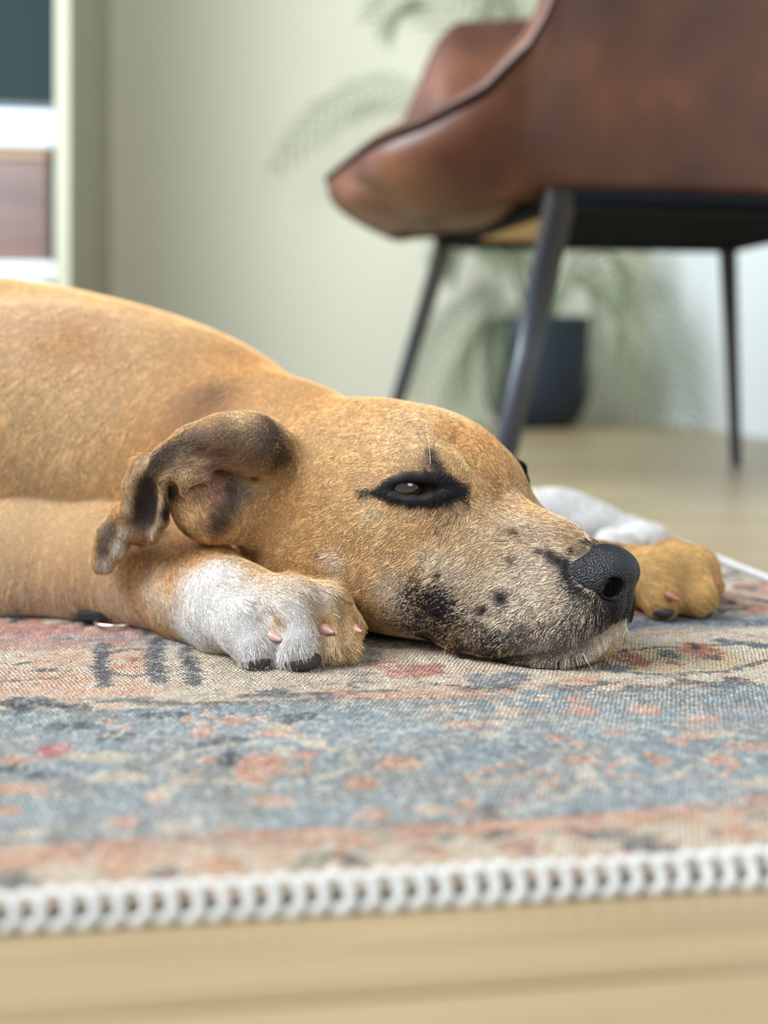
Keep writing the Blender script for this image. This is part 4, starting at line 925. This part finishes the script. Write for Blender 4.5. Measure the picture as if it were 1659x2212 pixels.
# eyes
m = Mat('eyeball', .06, lin(34, 26, 24)); m.b.inputs['Specular IOR Level'].default_value = .8; m.b.inputs['Coat Weight'].default_value = 1.0; m.b.inputs['Coat Roughness'].default_value = .02
def sphere(name, c, r, mat, parent, seg=32, ring=20, sc=(1, 1, 1)):
    vs = []; fs = []
    for i in range(ring+1):
        th = math.pi*i/ring
        for j in range(seg):
            ph = 2*math.pi*j/seg
            vs.append((c[0]+r*sc[0]*math.sin(th)*math.cos(ph), c[1]+r*sc[1]*math.sin(th)*math.sin(ph), c[2]+r*sc[2]*math.cos(th)))
    for i in range(ring):
        for j in range(seg): fs.append((i*seg+j, i*seg+(j+1) % seg, (i+1)*seg+(j+1) % seg, (i+1)*seg+j))
    return mesh_obj(name, vs, fs, mat, parent)
ec = E['c']+ray(893, 1053)/np.linalg.norm(ray(893, 1053))*.0125+np.array([-.004, 0, 0])
for sd in (0, 1):
    e = sphere('eye', mirror(ec) if sd else ec, .0115, m.m, dog); e['label'] = 'half-closed dark eye'
# fur
def keep(P):
    k = np.ones(len(P))
    for (c, r) in ([(E['c'], .0085)]+[(mirror(E['c']), .0085)]): k[np.linalg.norm((P-c)/np.array([1.7, 1.7, 1]), axis=1) < r] = 0
    dn = np.full(len(P), 1.0)
    q = np.linalg.norm(P-HQ(133, 0, 50), axis=1) < .05
    for c in nb[::97]: dn[q] = np.minimum(dn[q], np.linalg.norm(P[q]-c, axis=1))
    k[dn < .0022] = 0
    for px, py, Y, r in ((470, 1025, .70, .010), (480, 1050, .70, .008)): k[np.linalg.norm(P-BP(px, py, Y), axis=1) < r] = .15
    k[np.linalg.norm((P-BP(366, 1072, .712))/np.array([1, 1.6, 1.5]), axis=1) < .0042] = 0
    k[np.linalg.norm((P-BP(322, 1105, .720))/np.array([1, 1.6, 2.2]), axis=1) < .0065] *= .35
    k[(P[:, 2] < RUGZ+.001)] = 0
    k *= np.where((P[:, 0] < -.34) , .2, 1)
    return k
fur = grow_fur('fur', V, Q, AN, int(1500000*FAST), fur_material('fur_strands'), dog, keep)

# claws and pads
def blob_part(name, ops, lo, hi, mat, vox=.0006):
    B = SDF(); ops(B); v, q = B.mesh(lo, hi, vox); return fast_mesh(name, v, q, mat, dog)
claw_m = Mat('claw_horn', .35, lin(186, 150, 138)); claw_m.b.inputs['Subsurface Weight'].default_value = .25; claw_m.b.inputs['Subsurface Radius'].default_value = (.004, .002, .0015)
dark_claw = Mat('dark_claw_horn', .4, lin(150, 92, 70))
pad_m = Mat('paw_pad_skin', .65, lin(62, 54, 54)); vo = pad_m.n('ShaderNodeTexVoronoi'); vo.inputs['Scale'].default_value = 1200
pad_m.l(pad_m.coords(), vo.inputs['Vector']); pad_m.bump(vo.outputs['Distance'], .5, .0004)
for pts, mt in (([(566, 1364, .680, 3.8), (584, 1373, .669, 3.5), (606, 1382, .660, 1.2)], claw_m), ([(686, 1354, .686, 3.8), (702, 1361, .674, 3.2), (719, 1366, .667, 1.0)], claw_m),
                ([(744, 1350, .692, 3.6), (762, 1358, .682, 3.0), (780, 1364, .675, .9)], claw_m),
                ([(1425, 1282, .80, 3), (1446, 1286, .782, 3), (1466, 1296, .772, 1)], dark_claw), ([(1525, 1250, .82, 3), (1540, 1240, .81, 2.6), (1552, 1262, .80, 1)], dark_claw)):
    P3 = [(BP(a, b, c), r) for a, b, c, r in pts]; cc = np.array([p for p, r in P3])
    blob_part('claw', lambda B: B.chain(P3, k=2, kin=2), cc.min(0)-.006, cc.max(0)+.006, mt.m)
for x, y, Y, rx, rz in ((554, 1430, .668, 9.5, 5), (652, 1426, .664, 11, 6), (1432, 1318, .790, 8, 5.5), (1517, 1318, .80, 8, 6)):
    c = BP(x, y, Y); c[2] = max(c[2], RUGZ+rz*MM*.9)
    blob_part('paw_pad', lambda B: B.ell(c, (rx, 9, rz), k=2), c-.014, c+.014, pad_m.m)
# whiskers, brow and cheek hairs
wm = Mat('whisker_hair', .4, (.02, .018, .018)); wl = Mat('pale_whisker_hair', .4, lin(225, 220, 210))
def whisker(pts, w, mat):
    """pts: (px, py, mm in front of the coat)"""
    P = []
    for x, y, o in pts:
        d = Vector(ray(x, y)).normalized(); h = bvh.ray_cast(Vector(CAM), d, 2.0)
        p = np.array(h[0]) if h[0] is not None and h[0].y < .80 else (P[-1]*[1, 1, 0] if P else None)
        if h[0] is None or h[0].y >= .80: p = BP(x, y, P[-1][1])
        P.append(p-np.array(d)*o*MM)
    P = np.array(P); t = np.linspace(0, len(P)-1, 14); Q2 = []
    for u in t:
        i = min(int(u), len(P)-2); f = u-i; a, b = P[i], P[i+1]
        p0 = P[max(i-1, 0)]; p3 = P[min(i+2, len(P)-1)]
        Q2.append(.5*((2*a)+(b-p0)*f+(2*p0-5*a+4*b-p3)*f*f+(3*a-p0-3*b+p3)*f**3))
    Q2 = np.array(Q2); vs = []; fs = []
    for i, p in enumerate(Q2):
        T = Q2[min(i+1, 13)]-Q2[max(i-1, 0)]; T /= np.linalg.norm(T); a = np.cross(T, [0, 1, .3]); a /= np.linalg.norm(a); b = np.cross(T, a)
        r = w*MM*(1-.75*i/13)
        for k in range(5): vs.append(p+r*(math.cos(k*1.2566)*a+math.sin(k*1.2566)*b))
    for i in range(13):
        for k in range(5): fs.append((i*5+k, i*5+(k+1) % 5, i*5+5+(k+1) % 5, i*5+5+k))
    mesh_obj('whisker', vs, fs, mat, dog)
for pts in ([(932, 1000, 0), (915, 960, 4), (893, 922, 7), (875, 903, 9)], [(934, 995, 0), (925, 960, 4), (910, 920, 7), (896, 893, 9)], [(937, 995, 0), (938, 950, 5), (942, 905, 9)],
            [(1085, 1283, 0), (1050, 1276, 4), (1010, 1280, 7), (985, 1290, 9)], [(1030, 1316, 0), (1003, 1335, 4), (985, 1370, 8), (970, 1400, 10)], [(1035, 1322, 0), (1010, 1340, 5), (990, 1360, 8), (975, 1395, 11)],
            [(1130, 1305, 0), (1098, 1310, 4), (1070, 1325, 6), (1055, 1352, 9)], [(1152, 1312, 0), (1128, 1308, 3), (1100, 1311, 5)], [(1105, 1340, 0), (1070, 1350, 4), (1035, 1378, 7)],
            [(1130, 1350, 0), (1095, 1368, 4), (1060, 1395, 7)], [(774, 1308, 0), (740, 1295, 6), (700, 1278, 8), (650, 1262, 8)], [(776, 1316, 0), (745, 1300, 6), (720, 1290, 7)]):
    whisker(pts, .18, wm.m)
for pts in ([(930, 1002, 0), (927, 965, 5), (922, 925, 8), (920, 890, 10)], [(975, 1380, 0), (962, 1400, 6), (957, 1440, 10)], [(1300, 1380, 0), (1325, 1400, 4), (1345, 1425, 6)], [(1290, 1395, 0), (1310, 1420, 4), (1320, 1440, 6)], [(1260, 1410, 0), (1275, 1440, 4), (1285, 1452, 6)]):
    whisker(pts, .14, wl.m)
